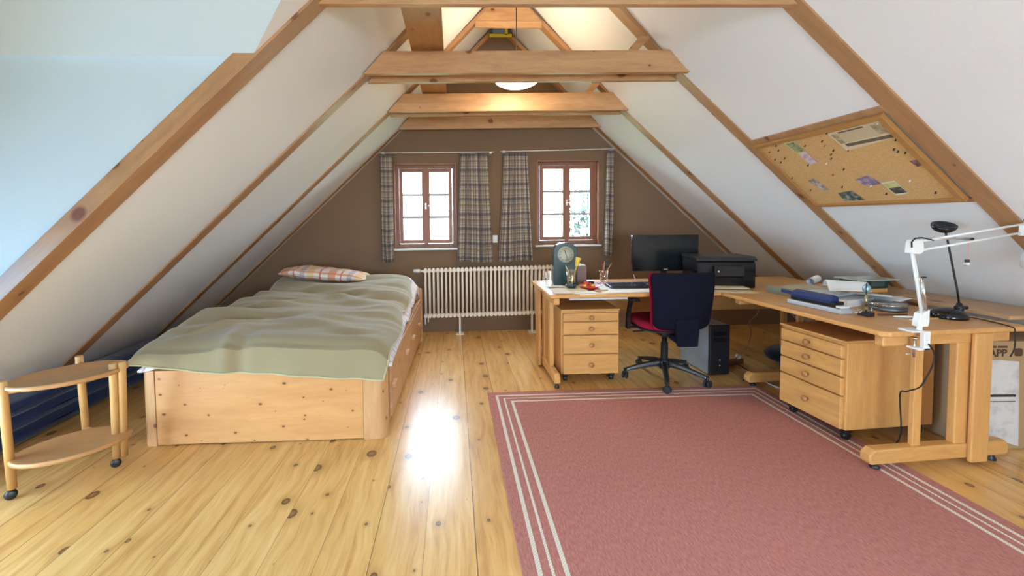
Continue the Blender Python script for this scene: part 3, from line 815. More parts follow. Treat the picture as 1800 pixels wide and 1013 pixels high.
# ------------------------------------------------------------------ desks
def rrect(x0, x1, y0, y1, r, ch=None, n=5):
    pts = []
    for (cx, cy, a0) in ((x1 - r, y1 - r, 0), (x0 + r, y1 - r, PI / 2), (x0 + r, y0 + r, PI), (x1 - r, y0 + r, 1.5 * PI)):
        for i in range(n + 1): pts.append((cx + r * math.cos(a0 + i * PI / 2 / n), cy + r * math.sin(a0 + i * PI / 2 / n)))
    return pts
def end_frame(t, x, flip=1):
    """end assembly in the x-z plane at local y = x... built along local X (desk depth)"""
def desk(name, label, loc, rz, L, D, mirror=False, top_m='deskY'):
    """local X = depth (0 near the sitter .. D), local Y = length"""
    t = thing(name, label, 'desk', loc, rz)
    pts = [(.03, 0), (D - .03, 0), (D, .03), (D, L - .055), (0, L), (0, .03)]
    MB().prism(pts, 'Z', .712, .74).build('desk_top', top_m, t, bevel=.008, seg=3)
    for k, y in enumerate((.055, L - .055)):
        s = -1 if k == 0 else 1
        q = .0 if k == 0 else .21; w3 = k * .16
        MB().box(.03 + q * .3, D - .08, y - .025, y + .025, .655, .712).build('bearer', 'deskX', t, bevel=.008)
        MB().prism([(q - .03, .05), (q - .02, .035), (D + q * .3 - .07, .035), (D + q * .3 - .06, .05), (D + q * .3 - .06, .095), (D + q * .3 - .08, .115), (q, .115), (q - .03, .09)], 'Y', y - .028, y + .028).build('foot', 'deskX', t, bevel=.008)
        MB().box(.235 + q + w3, .283 + q + w3, y - .012, y + .012, .11, .66).build('leg', 'deskZ', t, bevel=.003)
        MB().box(.475 + q + k * .1, .56 + q + k * .1, y - .02, y + .02, .11, .66).build('leg', 'deskZ', t, bevel=.006)
        MB().box(.54 + q + k * .1, .645 + q + k * .05, min(y + s * .028, y + s * .05), max(y + s * .028, y + s * .05), .02, .711).build('leg', 'deskZ', t, bevel=.006)
        for xx in (.03 + q, D - .13 + q * .3):
            gz = .0075 if xx < .3 else 0
            MB().lathe([(.022, gz), (.024, gz + .006), (.016, .02), (.012, .036)], 18, tf((xx, y, 0))).build('glide', 'black', t)
    MB().box(.72, .74, .45, L - .10, .36, .60).build('modesty_panel', 'deskY', t, bevel=.003)
    return t
ta = desk('writing_desk', 'alder wood desk along the right slope with a white clamp lamp on it', (2.168, 2.005, 0), math.radians(3.6), 1.195, .865)
# the back desk: local X (depth) points away from the camera
def desk_b():
    t = thing('writing_desk', 'alder wood desk by the window carrying the monitor and keyboard', 'desk', (.735, 3.205, 0), 0)
    L, D = 1.41, .80
    MB().prism(rrect(0, 2.50, 0, D, .03), 'Z', .712, .74).build('desk_top', 'deskX', t, bevel=.008, seg=3)
    MB().box(1.615, 1.645, .58, .64, 0, .712).build('leg', 'deskZ', t, bevel=.003)
    for k, x in enumerate((.06,)):
        s = -1 if k == 0 else 1
        MB().box(x - .025, x + .025, .03, D - .08, .655, .712).build('bearer', 'deskY', t, bevel=.008)
        MB().prism([(-.0, .05), (.01, .035), (D - .07, .035), (D - .06, .05), (D - .06, .095), (D - .08, .115), (.03, .115), (0, .09)], 'X', x - .024, x + .024).build('foot', 'deskY', t, bevel=.01)
        MB().box(x - .018, x + .018, .20, .26, .11, .66).build('leg', 'deskZ', t, bevel=.004)
        MB().box(x - .02, x + .02, .40, .50, .11, .66).build('leg', 'deskZ', t, bevel=.006)
        if k == 0: MB().box(min(x + s * .028, x + s * .054), max(x + s * .028, x + s * .054), .48, .62, .02, .711).build('leg', 'deskZ', t, bevel=.008)
        for yy in (.025, D - .13):
            MB().lathe([(.018, 0), (.02, .008), (.014, .02), (.010, .036)], 18, tf((x, yy, 0))).build('glide', 'black', t)
    MB().box(2.41, 2.45, .66, .70, 0, .712).build('leg', 'deskZ', t, bevel=.003)
    MB().box(.09, 2.40, .70, .72, .44, .70).build('modesty_panel', 'deskX', t, bevel=.003)
    MB().box(.16, .62, .02, .30, .695, .711).build('pencil_tray', 'grey', t)
    return t
desk_b()

def drawer_unit(label, loc, rz, W, D, H=.515, hs=(.11, .135, .13, .135)):
    """front at local y = 0 looking to -y, carcass W wide, D deep, stands on casters"""
    t = thing('drawer_cabinet', label, 'drawer unit', loc, rz)
    z0 = .075; z1 = z0 + H
    MB().box(0, W, .02, D, z0, z1).build('carcass', 'deskZ', t, bevel=.004)
    MB().box(-.004, W + .004, .0, D + .003, z1, z1 + .014).build('cabinet_top', 'deskX', t, bevel=.005)
    tot = sum(hs); z = z1 - .012
    for h in hs:
        hh = h / tot * (H - .012)
        d = MB().box(.012, W - .012, -.006, .02, z - hh + .004, z - .004).build('drawer', 'deskX', t, bevel=.006)
        MB().lathe([(.008, 0), (.008, .012), (.017, .018), (.019, .026), (.014, .033), (.001, .035)], 18, tf((W / 2, -.006, z - hh / 2), 0, PI / 2)).build('knob', 'knobw', d)
        z -= hh
    for x in (.045, W - .045):
        for y in (.06, D - .06):
            c = MB().lathe([(.001, -.016), (.02, -.016), (.024, -.01), (.024, .01), (.02, .016), (.001, .016)], 18, tf((x, y + .012, .0245), 0, 0, PI / 2)).box(x - .02, x + .02, y - .018, y + .026, .045, .075)
            c.build('caster', 'black', t, bevel=.002)
    return t
drawer_unit('alder drawer cabinet on casters under the window desk', (.85, 3.30, 0), 0, .475, .50, hs=(.075, .11, .16, .17))
drawer_unit('alder drawer cabinet on casters under the right desk at the edge of the rug', (2.205, 2.735, .007), -PI / 2 + math.radians(4), .445, .60, hs=(.085, .11, .115, .205))

# pine shelf board between the right desk and the slope
MB_ = MB().prism([(3.06, .745), (3.44, .745), (3.44, .768), (3.06, .768)], 'Y', 2.17, 3.35)
tag(MB_.build('shelf_board', wood('pine_shelf', (.60, .37, .19), (.46, .25, .11), 'Y', knots=.9, kscale=4), bevel=.004), 'pale knotty pine board bridging the gap behind the right desk', 'board')

# ------------------------------------------------------------------ office chair
ch = thing('office_chair', 'black office chair with red upholstery and five star base at the window desk', 'chair', (1.716, 3.346, .007), 0)
# local +Y = the way the sitter faces
starm = plain('black_nylon', (.02, .02, .022), .28)
for k in range(5):
    a = math.radians(175 + 72 * k)
    d = Vector((math.cos(a), math.sin(a), 0)); s_ = Vector((-d.y, d.x, 0))
    mb = MB(); rings = []
    for i in range(9):
        t = i / 8; r = .03 + .28 * t; z = .13 - .055 * t ** 1.6; hw = .026 - .008 * t; hh = .022 - .009 * t
        c = d * r + Vector((0, 0, z))
        rings.append([c + s_ * hw - Vector((0, 0, hh)), c - s_ * hw - Vector((0, 0, hh)), c - s_ * hw * .6 + Vector((0, 0, hh)), c + s_ * hw * .6 + Vector((0, 0, hh))])
    v = [p for r_ in rings for p in r_]; f = []
    for i in range(8):
        for q in range(4): f.append((i * 4 + q, i * 4 + (q + 1) % 4, (i + 1) * 4 + (q + 1) % 4, (i + 1) * 4 + q))
    f += [(3, 2, 1, 0), (32, 33, 34, 35)]
    mb.add(v, f, True); bl_ = mb.build('base_leg', starm, ch, bevel=.003)
    e = d * .318
    cm = MB()
    aa = a + 1.1
    for sg in (-1, 1):
        cm.lathe([(.001, -.009), (.022, -.009), (.028, -.005), (.028, .005), (.022, .009), (.001, .009)], 20, Matrix.Translation((e.x, e.y, .028)) @ Matrix.Rotation(aa, 4, 'Z') @ Matrix.Translation((0, sg * .014, 0)) @ Matrix.Rotation(PI / 2, 4, 'X'))
    cm.tube([(e.x, e.y, .03), (e.x, e.y, .085)], .010, 10)
    cm.build('caster', 'blackm', ch)
MB().lathe([(.038, .085), (.045, .10), (.045, .15), (.035, .165), (.028, .17), (.028, .30), (.02, .305), (.02, .40)], 24).build('gas_column', 'black', ch)
MB().box(-.09, .09, -.14, .12, .385, .425).tube([(.09, .02, .41), (.20, .02, .40), (.24, .02, .398)], .006, 8).tube([(-.09, .02, .40), (-.22, .03, .39), (-.25, .03, .39)], .007, 8).build('tilt_mechanism', 'black', ch, bevel=.005)
M['redf'] = fabric('crimson_upholstery', (.34, .012, .035), scale=300, sheen=.0)
M['darkf'] = fabric('charcoal_upholstery', (.005, .0055, .014), (.009, .0095, .020), scale=300, sheen=.0)
def sup(w_, d_, z0, z1, pw=3.2, y0=0, n=40, dome=.012):
    def fn(u, v):
        a = 2 * PI * u; c, s2 = math.cos(a), math.sin(a)
        t = v
        lv = [(0, z0 + .0), (.86, z0), (1, z0 + (z1 - z0) * .35), (1, z0 + (z1 - z0) * .65), (.93, z1 - .004), (.6, z1), (0, z1 + dome * 0)]
        k = min(int(t * 6), 5); fr = t * 6 - k; r = lv[k][0] + (lv[k + 1][0] - lv[k][0]) * fr; z = lv[k][1] + (lv[k + 1][1] - lv[k][1]) * fr
        x = math.copysign(abs(c) ** (2 / pw), c) * w_ / 2 * r; y = math.copysign(abs(s2) ** (2 / pw), s2) * d_ / 2 * r
        return (x, y + y0, z)
    return MB().grid(fn, n, 12)
sup(.49, .47, .435, .505, y0=.03).build('seat', 'redf', ch)
sup(.47, .45, .42, .445, y0=.03).build('seat_shell', 'blackm', ch)
# backrest: curved pad; rear face dark, front face red
def back(sg, th, ex=0):
    def fn(u, v):
        a = 2 * u - 1; z = .455 + .45 * v
        w2 = .222 + .035 * v ** 1.2 + ex
        cz = 1 if .06 < v < .95 else .95
        if v < .12: w2 *= .80 + .2 * math.sin(v / .12 * PI / 2)
        if v > .93: w2 *= .93 + .07 * math.cos((v - .93) / .07 * PI / 2)
        x = w2 * a + .035 - ex * .9
        y = -.235 - .05 * v + .055 * a * a - .012 * math.sin(PI * v) + (.02 * v * v)
        edge = max(0, 1 - abs(a) ** 6) ** .5 * max(0, 1 - abs(2 * v - 1) ** 10) ** .5
        return (x, y + sg * th * edge, z)
    return fn
MB().grid(back(-1, .022), 30, 30).build('backrest', 'darkf', ch)
MB().grid(back(1, .045, .012), 30, 30).build('back_cushion', 'redf', ch)
MB().prism([(-.035, .345), (.115, .345), (.125, .46), (.12, .56), (-.05, .56), (-.05, .46)], 'Y', -.285, -.25).prism([(-.26, .36), (-.12, .375), (-.12, .40), (-.25, .42), (-.255, .48), (-.285, .48)], 'X', -.035, .035).build('back_bracket', 'darkf', ch, bevel=.006)
for s_ in (-1, 1):
    ar = MB().prism([(.06, .40), (.11, .40), (.10, .52), (.07, .60), (.05, .655), (.0, .655), (.04, .58), (.06, .50)], 'X', s_ * .27 - .014, s_ * .27 + .014)
    ar.box(min(s_ * .1, s_ * .28), max(s_ * .1, s_ * .28), .07, .105, .405, .42)
    ar.build('armrest_support', 'black', ch, bevel=.004)
    MB().box(s_ * .27 - .035, s_ * .27 + .035, -.08, .14, .655, .68).build('armrest', 'black', ch, bevel=.012)

# ------------------------------------------------------------------ computer tower
tw = thing('computer_tower', 'black computer tower with pale side panel standing beside the office chair', 'computer', (2.118, 3.385, 0), math.radians(2))
MB().box(.0, .175, .012, .42, .012, .43).build('case', plain('case_grey', (.30, .32, .34), .4), tw, bevel=.004)
MB().box(-.001, .176, -.012, .012, .012, .431).build('front_bezel', 'black', tw, bevel=.006)
MB().box(.03, .145, -.014, -.012, .34, .375).box(.03, .145, -.014, -.012, .29, .325).build('drive_bay', 'blackgl', tw)
MB().lathe([(.009, 0), (.009, .004), (.001, .005)], 16, tf((.088, -.012, .135), 0, PI / 2)).build('power_button', 'chrome', tw)
MB().lathe([(.005, 0), (.005, .003), (.001, .004)], 12, tf((.088, -.012, .09), 0, PI / 2)).build('reset_button', 'grey', tw)
MB().box(.01, .165, .02, .04, 0, .012).box(.01, .165, .36, .38, 0, .012).build('foot', 'black', tw)

# ------------------------------------------------------------------ monitor
mo = thing('monitor', 'black flat computer monitor standing on the window desk', 'monitor', (1.953, 3.82, .7402), math.radians(-1))
MB().box(-.310, .310, -.018, .018, .098, .432).build('bezel', 'blackgl', mo, bevel=.004)
scr = plain('screen_black', (.006, .010, .012), .18)
MB().box(-.295, .295, -.020, -.018, .118, .417).build('screen', scr, mo)
MB().box(-.02, .02, -.0215, -.020, .110, .118).build('maker_mark', 'grey', mo)
MB().box(-.03, .03, .018, .05, .02, .26).build('stand_neck', 'black', mo, bevel=.004)
MB().lathe([(.12, 0), (.12, .008), (.10, .014), (.03, .02), (.001, .02)], 32, tf((0, .04, 0)), sy=.75).build('stand_base', 'black', mo)
tag(MB().tube(smooth([(1.65, 3.80, .81), (1.66, 3.79, .775), (1.68, 3.79, .757), (1.72, 3.79, .7495), (1.78, 3.80, .7495), (1.83, 3.84, .7495)]), .0035, 6).build('cable', 'whitep'), 'white cable end poking up left under the monitor', 'cable')

# desk pad, keyboard
pad = thing('desk_pad', 'large white and pink desk pad under the keyboard', 'desk pad', (1.17, 3.26, .7402))
MB().box(0, .72, 0, .54, 0, .004).build('paper_block', 'paper', pad)
MB().box(0, .72, .40, .56, .004, .0055).build('pink_border', plain('pink_paper', (.62, .34, .36), .7), pad)
kb = thing('keyboard', 'black computer keyboard on the desk pad', 'keyboard', (1.30, 3.42, .7462), math.radians(-1))
MB().prism([(0, 0), (.175, 0), (.175, .022), (.165, .027), (0, .012)], 'X', 0, .44).build('keyboard_body', 'black', kb, bevel=.003)
kk = MB(); kn = MB()
for r_ in range(5):
    for c_ in range(14):
        x = .014 + c_ * .0225; y = .012 + r_ * .029; z = .012 + (y / .165) * .015
        kk.box(x, x + .018, y, y + .022, z, z + .008)
    for c_ in range(4):
        x = .345 + c_ * .0225; y = .012 + r_ * .029; z = .012 + (y / .165) * .015
        kn.box(x, x + .018, y, y + .022, z, z + .008)
kp = plain('key_plastic', (.035, .04, .05), .3)
kk.build('letter_keys', kp, kb); kn.build('number_keys', kp, kb)

# ------------------------------------------------------------------ things on the window desk
def sheet(x, y, w_, h_, rz, z, label, m='paper', name='paper_sheet', th=.0012, group=None):
    mb = MB().box(-w_ / 2, w_ / 2, -h_ / 2, h_ / 2, 0, th)
    ob = mb.build(name, m, loc=(x, y, z), rot=(0, 0, rz)); return tag(ob, label, 'paper', group)
sheet(.90, 3.42, .21, .30, -.05, .7405, 'white paper sheet at the front left corner of the window desk')
sheet(1.03, 3.29, .20, .11, .03, .742, 'small white paper lying at the front edge of the window desk')
sheet(.86, 3.66, .18, .25, .1, .7405, 'white sheet of paper under the empty drinking glass')
np_ = MB().box(-.07, .07, -.09, .09, 0, .008).build('notepad', 'cream', loc=(1.0, 3.42, .7435), rot=(0, 0, .02)); tag(np_, 'beige notepad under the dark pen holder', 'notepad')
# clock
ck = thing('mantel_clock', 'dark green arched mantel clock on the window desk', 'clock', (.985, 3.72, .7402), math.radians(-3))
pts = [(-.105, 0), (.105, 0), (.105, .305)] + [(.105 * math.cos(a) * 1.0, .305 + .075 * math.sin(a)) for a in [i * PI / 12 for i in range(1, 12)]] + [(-.105, .305)]
gm = plain('dark_green_lacquer', (.010, .045, .045), .22, coat=.5)
MB().prism(pts, 'Y', -.05, .05).build('clock_case', gm, ck, bevel=.004)
MB().lathe([(.072, 0), (.072, .006), (.066, .010), (.066, .004), (.001, .004)], 32, tf((0, -.05, .275), 0, PI / 2)).build('bezel_ring', plain('pale_brass', (.45, .40, .25), .35, .8), ck)
MB().lathe([(.064, 0), (.064, .0055), (.001, .0055)], 32, tf((0, -.05, .275), 0, PI / 2)).build('dial', plain('dial', (.48, .46, .36), .6), ck)
hm = MB()
for i in range(12):
    a = i * PI / 6; hm.box(-.0018, .0018, -.0575, -.0556, .046, .057, Matrix.Translation((0, 0, .275)) @ Matrix.Rotation(a, 4, 'Y'))
hm.build('hour_marks', 'ink', ck)
MB().box(-.0025, .0025, -.0595, -.0575, -.01, .042, Matrix.Translation((0, 0, .275)) @ Matrix.Rotation(math.radians(-14), 4, 'Y')).build('clock_hand', 'ink', ck)
MB().box(-.002, .002, -.0605, -.0595, -.01, .052, Matrix.Translation((0, 0, .275)) @ Matrix.Rotation(math.radians(165), 4, 'Y')).build('clock_hand', 'ink', ck)
# drinking glass
def tumbler(x, y, r, h, label, r2=None):
    r2 = r2 or r
    ob = MB().lathe([(.001, 0), (r * .9, 0), (r, .004), (r2, h), (r2 - .003, h), (r - .003, .01), (.001, .01)], 28, tf((0, 0, 0))).build('glass_tumbler', 'glass', loc=(x, y, .742))
    return tag(ob, label, 'glass')
tumbler(.835, 3.66, .036, .125, 'empty clear drinking glass left of the clock')
# pen cups
hold = thing('pen_holder', 'clear pen holder with dark round base in front of the clock', 'pen holder', (.975, 3.47, .752))
MB().lathe([(.035, 0), (.045, .02), (.048, .03), (.03, .034), (.001, .034)], 28).build('holder_base', gm, hold)
MB().lathe([(.030, .03), (.044, .15), (.042, .15), (.028, .035)], 28).build('holder_glass', 'glass', hold)
tumbler(1.40, 3.88, .036, .10, 'clear tumbler of pencils on the window desk beside the monitor', .042)
def pencil(p, q, r, m, label, group, name='pencil', tip=True):
    p, q = Vector(p), Vector(q)
    o1 = MB().tube([p, p + (q - p) * .93, q], [r, r, r * .35], 8)
    return tag(o1.build(name, m), label, name.replace('_', ' '), group)
cx, cy, z0 = .975, 3.47, .79
for i, (dx, dy_, h, m_, lb) in enumerate(((-.045, .01, .185, 'cream', 'pale pencil leaning left in the dark based pen holder'), (-.03, -.01, .15, 'yellow', 'ochre pencil leaning left in the dark based pen holder'), (-.038, -.012, .168, 'pwood', 'wooden pencil in the middle of the dark based pen holder'), (.018, .015, .14, 'brownp', 'brown pencil upright in the dark based pen holder'))):
    pencil((cx - dx * .2, cy - dy_ * .3, z0), (cx + dx, cy + dy_, z0 + h - .035), .004, m_, lb, 'pencils in the holder before the clock')
br = thing('dish_brush', 'bright yellow brush standing in the dark based pen holder', 'brush', (0, 0, 0))
MB().tube([(.985, 3.465, .79), (1.01, 3.462, .90), (1.02, 3.46, .94)], .005, 8).build('brush_handle', 'yellow', br)
MB().tube([(1.018, 3.46, .935), (1.028, 3.458, .985), (1.035, 3.456, 1.005)], [.012, .02, .024], 12).build('brush_head', 'yellow', br)
cx, cy, z0 = 1.40, 3.88, .755
for i, (dx, dy_, h, m_, lb) in enumerate(((-.065, .0, .20, 'brownp', 'tallest brown pencil leaning left in the clear tumbler'), (-.045, .02, .165, 'navyp', 'navy pencil leaning left in the clear tumbler'), (-.012, -.01, .15, 'red', 'red pencil upright in the clear tumbler'), (.010, .012, .17, 'pwood', 'plain wooden pencil upright in the clear tumbler'), (.035, -.01, .195, 'navyp', 'tall dark blue pencil leaning right in the clear tumbler'), (.045, .05, .175, 'ink', 'black pencil leaning right in the clear tumbler'), (.075, .0, .155, 'pwood', 'wooden pencil leaning furthest right in the clear tumbler'))):
    pencil((cx - dx * .25, cy - dy_ * .3, z0), (cx + dx, cy + dy_, z0 + h), .0042, m_, lb, 'pencils in the clear tumbler')
# box with tissue behind the clock
tb = thing('tissue_box', 'patterned tissue box with white tissue right of the clock', 'tissue box', (1.13, 3.83, .7402), .05)
MB().box(-.045, .075, -.05, .05, 0, .155).build('carton', plaid('tissue_box_print', (.30, .20, .18), [(.3, .12, (.12, .14, .2), .8), (.7, .1, (.5, .3, .3), .7)], 1, 1, 0), tb, bevel=.003)
MB().grid(lambda u, v: (-.03 + .10 * u, -.02 + .04 * v, .155 + .02 * math.sin(PI * u) * math.sin(PI * v) + .018 * abs(noise.noise(Vector((u * 5, v * 5, 3))))), 14, 8).build('tissue', 'paper', tb, solid=.002)
tag(MB().lathe([(.001, 0), (.04, 0), (.045, .012), (.045, .022), (.001, .03)], 24).build('tape_roll', 'black', loc=(1.21, 3.72, .7402)), 'flat black tape dispenser beside the tissue box', 'tape')
# bowl of red and yellow things
bo = thing('sweets_bowl', 'small red dish of sweets on the window desk left of the keyboard', 'bowl', (1.13, 3.47, .7402))
MB().lathe([(.03, 0), (.07, .012), (.085, .026), (.082, .028), (.066, .016), (.001, .006)], 28).build('dish', 'red', bo)
for (x, y, z, r, m_, lb, nm) in ((1.105, 3.475, .785, .026, 'red', 'large red wrapped sweet on top of the red dish', 'wrapped_sweet'), (1.085, 3.455, .768, .018, 'yellow', 'yellow wrapped sweet at the left of the red dish', 'wrapped_sweet'), (1.12, 3.445, .765, .016, 'red', 'small red wrapped sweet at the front of the red dish', 'wrapped_sweet'), (1.155, 3.465, .767, .018, 'yellow', 'yellow wrapped sweet at the right of the red dish', 'wrapped_sweet'), (1.175, 3.495, .766, .015, 'cream', 'cream wrapped sweet at the back right of the red dish', 'wrapped_sweet'), (1.14, 3.505, .767, .016, 'brownp', 'brown wrapped sweet at the back of the red dish', 'wrapped_sweet')):
    sw = MB().lathe([(.001, -r * .8), (r * .7, -r * .6), (r, 0), (r * .7, r * .6), (.001, r * .8)], 10)
    sw.tube([(r, 0, 0), (r * 1.3, 0, .001), (r * 1.7, 0, 0)], [.003, .004, r * .5], 8)
    tag(sw.build(nm, m_, loc=(x, y, z), rot=(0, .2, x * 40)), lb, 'sweet', 'wrapped sweets in the red dish')
tag(MB().box(-.055, .055, -.010, .010, 0, .008).build('wooden_ruler', 'pwood', loc=(1.185, 3.335, .7455), rot=(0, 0, .12), bevel=.002), 'short wooden ruler lying in front of the keyboard', 'ruler')
eg = thing('eyeglasses', 'folded eyeglasses lying left of the keyboard', 'glasses', (1.24, 3.55, .7462), .5)
for s_ in (-1, 1):
    MB().tube([(s_ * .034 + .024 * math.cos(a), .0 + .0 * a, .02 + .018 * math.sin(a)) for a in [i * PI / 8 for i in range(16)]], .0018, 6, closed=True).build('rim', 'navyp', eg)
    MB().tube([(s_ * .06, 0, .025), (s_ * .05, .06, .012), (s_ * -.02, .075, .004)], .0018, 6).build('temple', 'navyp', eg)
MB().tube([(-.010, 0, .026), (0, 0, .029), (.010, 0, .026)], .0018, 6).build('bridge', 'navyp', eg)

# ------------------------------------------------------------------ printer
pr = thing('printer', 'black multifunction printer on the desk in the corner below the slope', 'printer', (2.03, 3.43, .741), math.radians(-10))
MB().prism([(0, 0), (.34, 0), (.34, .235), (.05, .235), (.0, .215)], 'X', 0, .46).build('printer_body', 'blackgl', pr, bevel=.008)
MB().prism([(-.012, .222), (.345, .236), (.345, .262), (.02, .262), (-.012, .244)], 'X', -.005, .465).build('scanner_lid', 'black', pr, bevel=.006)
MB().prism([(-.035, .10), (.0, .085), (.0, .18), (-.02, .185)], 'X', .13, .36).build('control_panel', 'blackgl', pr, bevel=.004)
MB().lathe([(.008, 0), (.008, .003), (.001, .004)], 12, tf((.16, -.03, .14), 0, PI / 2)).build('button', 'grey', pr)
MB().box(.08, .36, -.12, .02, .012, .018).build('paper_tray', 'cream', pr)
sheet(2.22, 3.26, .30, .21, -.25, .7405, 'cream sheet of paper lying in front of the printer', 'cream', 'paper_sheet', .002)

# ------------------------------------------------------------------ things on the right desk
def onR(lx, ly):
    a = math.radians(3.6); return Vector((2.168 + lx * math.cos(a) - ly * math.sin(a), 2.005 + lx * math.sin(a) + ly * math.cos(a), .7402))
ZT = .7402
# binder lying down with papers
bi = thing('ring_binder', 'grey ring binder lying open at the far end of the right desk', 'binder', (2.62, 3.02, ZT), math.radians(8))
MB().box(-.16, .16, -.15, .17, 0, .004).build('binder_cover', 'grey', bi, bevel=.001)
MB().box(-.15, .165, -.14, .16, .004, .035).build('binder_papers', 'paper', bi)
MB().box(-.16, .17, -.15, .17, .037, .041, tf((0, 0, .004), 0, 0, math.radians(-4))).build('binder_cover', plain('binder_beige', (.55, .50, .36), .6), bi, bevel=.001)
MB().box(-.164, -.158, -.15, .17, 0, .055).build('binder_spine', plain('binder_olive', (.25, .26, .20), .6), bi)
# loose paper pile
for i, (x, y, z, rz, rx, ry, m_, lb, am) in enumerate(((2.60, 2.80, .796, .5, .0, .03, 'paper', 'white sheet lying over the far edge of the paper stack', .0), (2.76, 2.66, .806, .7, .03, .09, 'paper', 'white sheet sloping down from the pile towards the glass magnifier', .004), (2.62, 2.70, .842, 1.0, .0, .03, 'paper', 'arched printed white sheet on top of the stack behind the blue hole punch', .055), (2.90, 2.70, .776, .5, .02, .02, 'paper', 'white sheet with a pointed corner beside the magnifier stand', .0))):
    s1 = MB().grid(lambda u, v: ((u - .5) * .297, (v - .5) * .21, .006 * math.sin(3 * u + i) * math.sin(2 * v + i) + am * math.sin(PI * min(1, u * 1.15)) ** 2), 20, 10).build('paper_sheet', m_, loc=(x, y, z), rot=(rx, ry, rz), solid=.001)
    tag(s1, lb, 'paper', 'loose papers on the right desk')
    if i == 2:
        MB().grid(lambda u, v: (-.02 + .10 * u, -.07 + .12 * v, .0015 + .006 * math.sin(3 * (((-.02 + .10 * u) / .297) + .5) + 2) * math.sin(2 * (((-.07 + .12 * v) / .21) + .5) + 2) + .055 * math.sin(PI * min(1, (((-.02 + .10 * u) / .297) + .5) * 1.15)) ** 2), 10, 6).build('printed_picture', plain('printed_grey', (.22, .22, .22), .7), s1)
tag(MB().box(-.14, .14, -.10, .10, 0, .045).build('paper_stack', 'paper', loc=(2.62, 2.71, ZT), rot=(0, 0, .3)), 'thick stack of white paper behind the blue hole punch', 'paper stack')
rl = MB(); rl.tube([(0, 0, 0), (.16, 0, 0)], .024, 20, caps=False); rl.tube([(0, 0, 0), (.16, 0, 0)], .020, 20, caps=False)
tag(rl.build('paper_roll', 'paper', loc=(2.52, 2.86, .868), rot=(0, -.05, .6)), 'rolled white paper lying on top of the paper stack', 'paper roll')
# blue hole punch / binding machine
hp = thing('binding_machine', 'long light grey binding machine with navy blue cover on the right desk', 'binding machine', (2.345, 2.40, ZT), math.radians(96))
MB().prism([(-.045, 0), (.045, 0), (.045, .030), (-.045, .034)], 'X', 0, .36).build('machine_base', 'grey', hp, bevel=.006)
MB().prism([(-.030, .034), (.036, .034), (.034, .062), (-.028, .066)], 'X', .04, .34).build('punch_slot', 'black', hp)
MB().prism([(-.030, .062), (.036, .050), (.040, .070), (.030, .092), (-.0, .102), (-.030, .092)], 'X', .07, .335).build('blue_cover', 'blue', hp, bevel=.006)
MB().tube([(.335, 0, .06), (.40, .0, .07), (.44, .0, .072)], [.010, .012, .013], 10).build('lever', 'blue', hp)
MB().box(.008, .05, -.03, .03, .034, .046).build('waste_tray', 'whitep', hp)
# magnifier stand with glass ball
mg = thing('helping_hand', 'magnifier on a metal clip stand at the front of the right desk', 'magnifier', (2.425, 2.36, ZT), .3)
MB().box(-.028, .028, -.03, .03, 0, .022).build('stand_base', 'dark', mg, bevel=.003)
MB().tube([(0, 0, .02), (0, 0, .055)], .005, 8).tube([(-.09, 0, .04), (.05, 0, .04)], .004, 8).tube([(0, 0, .055), (.0, .0, .125)], .007, 8).build('stand_arm', plain('brass', (.45, .38, .22), .3, 1), mg)
for x in (-.09, -.055, .045):
    MB().tube([(x, 0, .04), (x - .012, -.01, .03), (x - .03, -.012, .028)], [.007, .008, .003], 8).build('clip', 'chrome', mg)
ring = Matrix.Translation((.0, 0, .160)) @ Matrix.Rotation(.4, 4, 'Z') @ Matrix.Rotation(PI / 2, 4, 'X')
MB().lathe([(.001, -.020), (.012, -.018), (.024, -.011), (.030, 0), (.024, .011), (.012, .018), (.001, .020)], 28, ring).build('lens', plain('lens_glass', (.35, .62, .68), .04, .55), mg)
MB().tube([ring @ Vector((.032 * math.cos(a), .032 * math.sin(a), 0)) for a in [i * PI / 12 for i in range(24)]], .003, 8, closed=True).build('lens_ring', 'dark', mg)
# round tin with clear lid
tn = thing('round_tin', 'round tin of nails with a clear lid in the middle of the right desk', 'tin', (2.70, 2.49, ZT))
MB().lathe([(.085, 0), (.09, .004), (.09, .022), (.086, .024), (.001, .024)], 36).build('tin_body', plain('tin_dark', (.16, .17, .20), .35, .7), tn)
MB().lathe([(.088, .024), (.088, .045), (.08, .049), (.001, .049)], 36).build('lid', glass('lid_glass', (.75, .76, .72), .25), tn)
MB().lathe([(.078, .024), (.07, .034), (.001, .038)], 24).build('contents', plain('nails_grey', (.30, .29, .26), .6), tn)
# knives, pens
tag(MB().tube([(2.53, 2.30, ZT + .006), (2.62, 2.28, ZT + .006), (2.66, 2.27, ZT + .004)], [.005, .006, .002], 8).build('white_pen', 'whitep'), 'white pen lying in front of the black lamp', 'pen')
tag(MB().tube([(2.44, 2.38 - .02, ZT + .005), (2.60, 2.37 - .03, ZT + .005)], [.006, .004], 8).build('screwdriver', 'brownp', loc=(.06, 0, 0)), 'dark brown handled screwdriver lying behind the white pen', 'screwdriver')
tag(MB().box(2.60, 2.74, 2.245, 2.258, ZT, ZT + .006).build('craft_knife', 'pwood'), 'flat wooden craft knife lying beside the white pen', 'knife')
tag(MB().box(2.56, 2.60, 2.235, 2.245, ZT, ZT + .005).build('eraser', 'paper'), 'small white eraser by the clamp of the white lamp', 'eraser')
# ruler strip at the back
tag(MB().box(2.74, 3.24, 0, .03, 0, .006).build('wooden_lath', 'pwood', loc=(0, 2.82, .771), rot=(0, 0, -.03)), 'long thin wooden lath lying at the back of the right desk', 'lath')
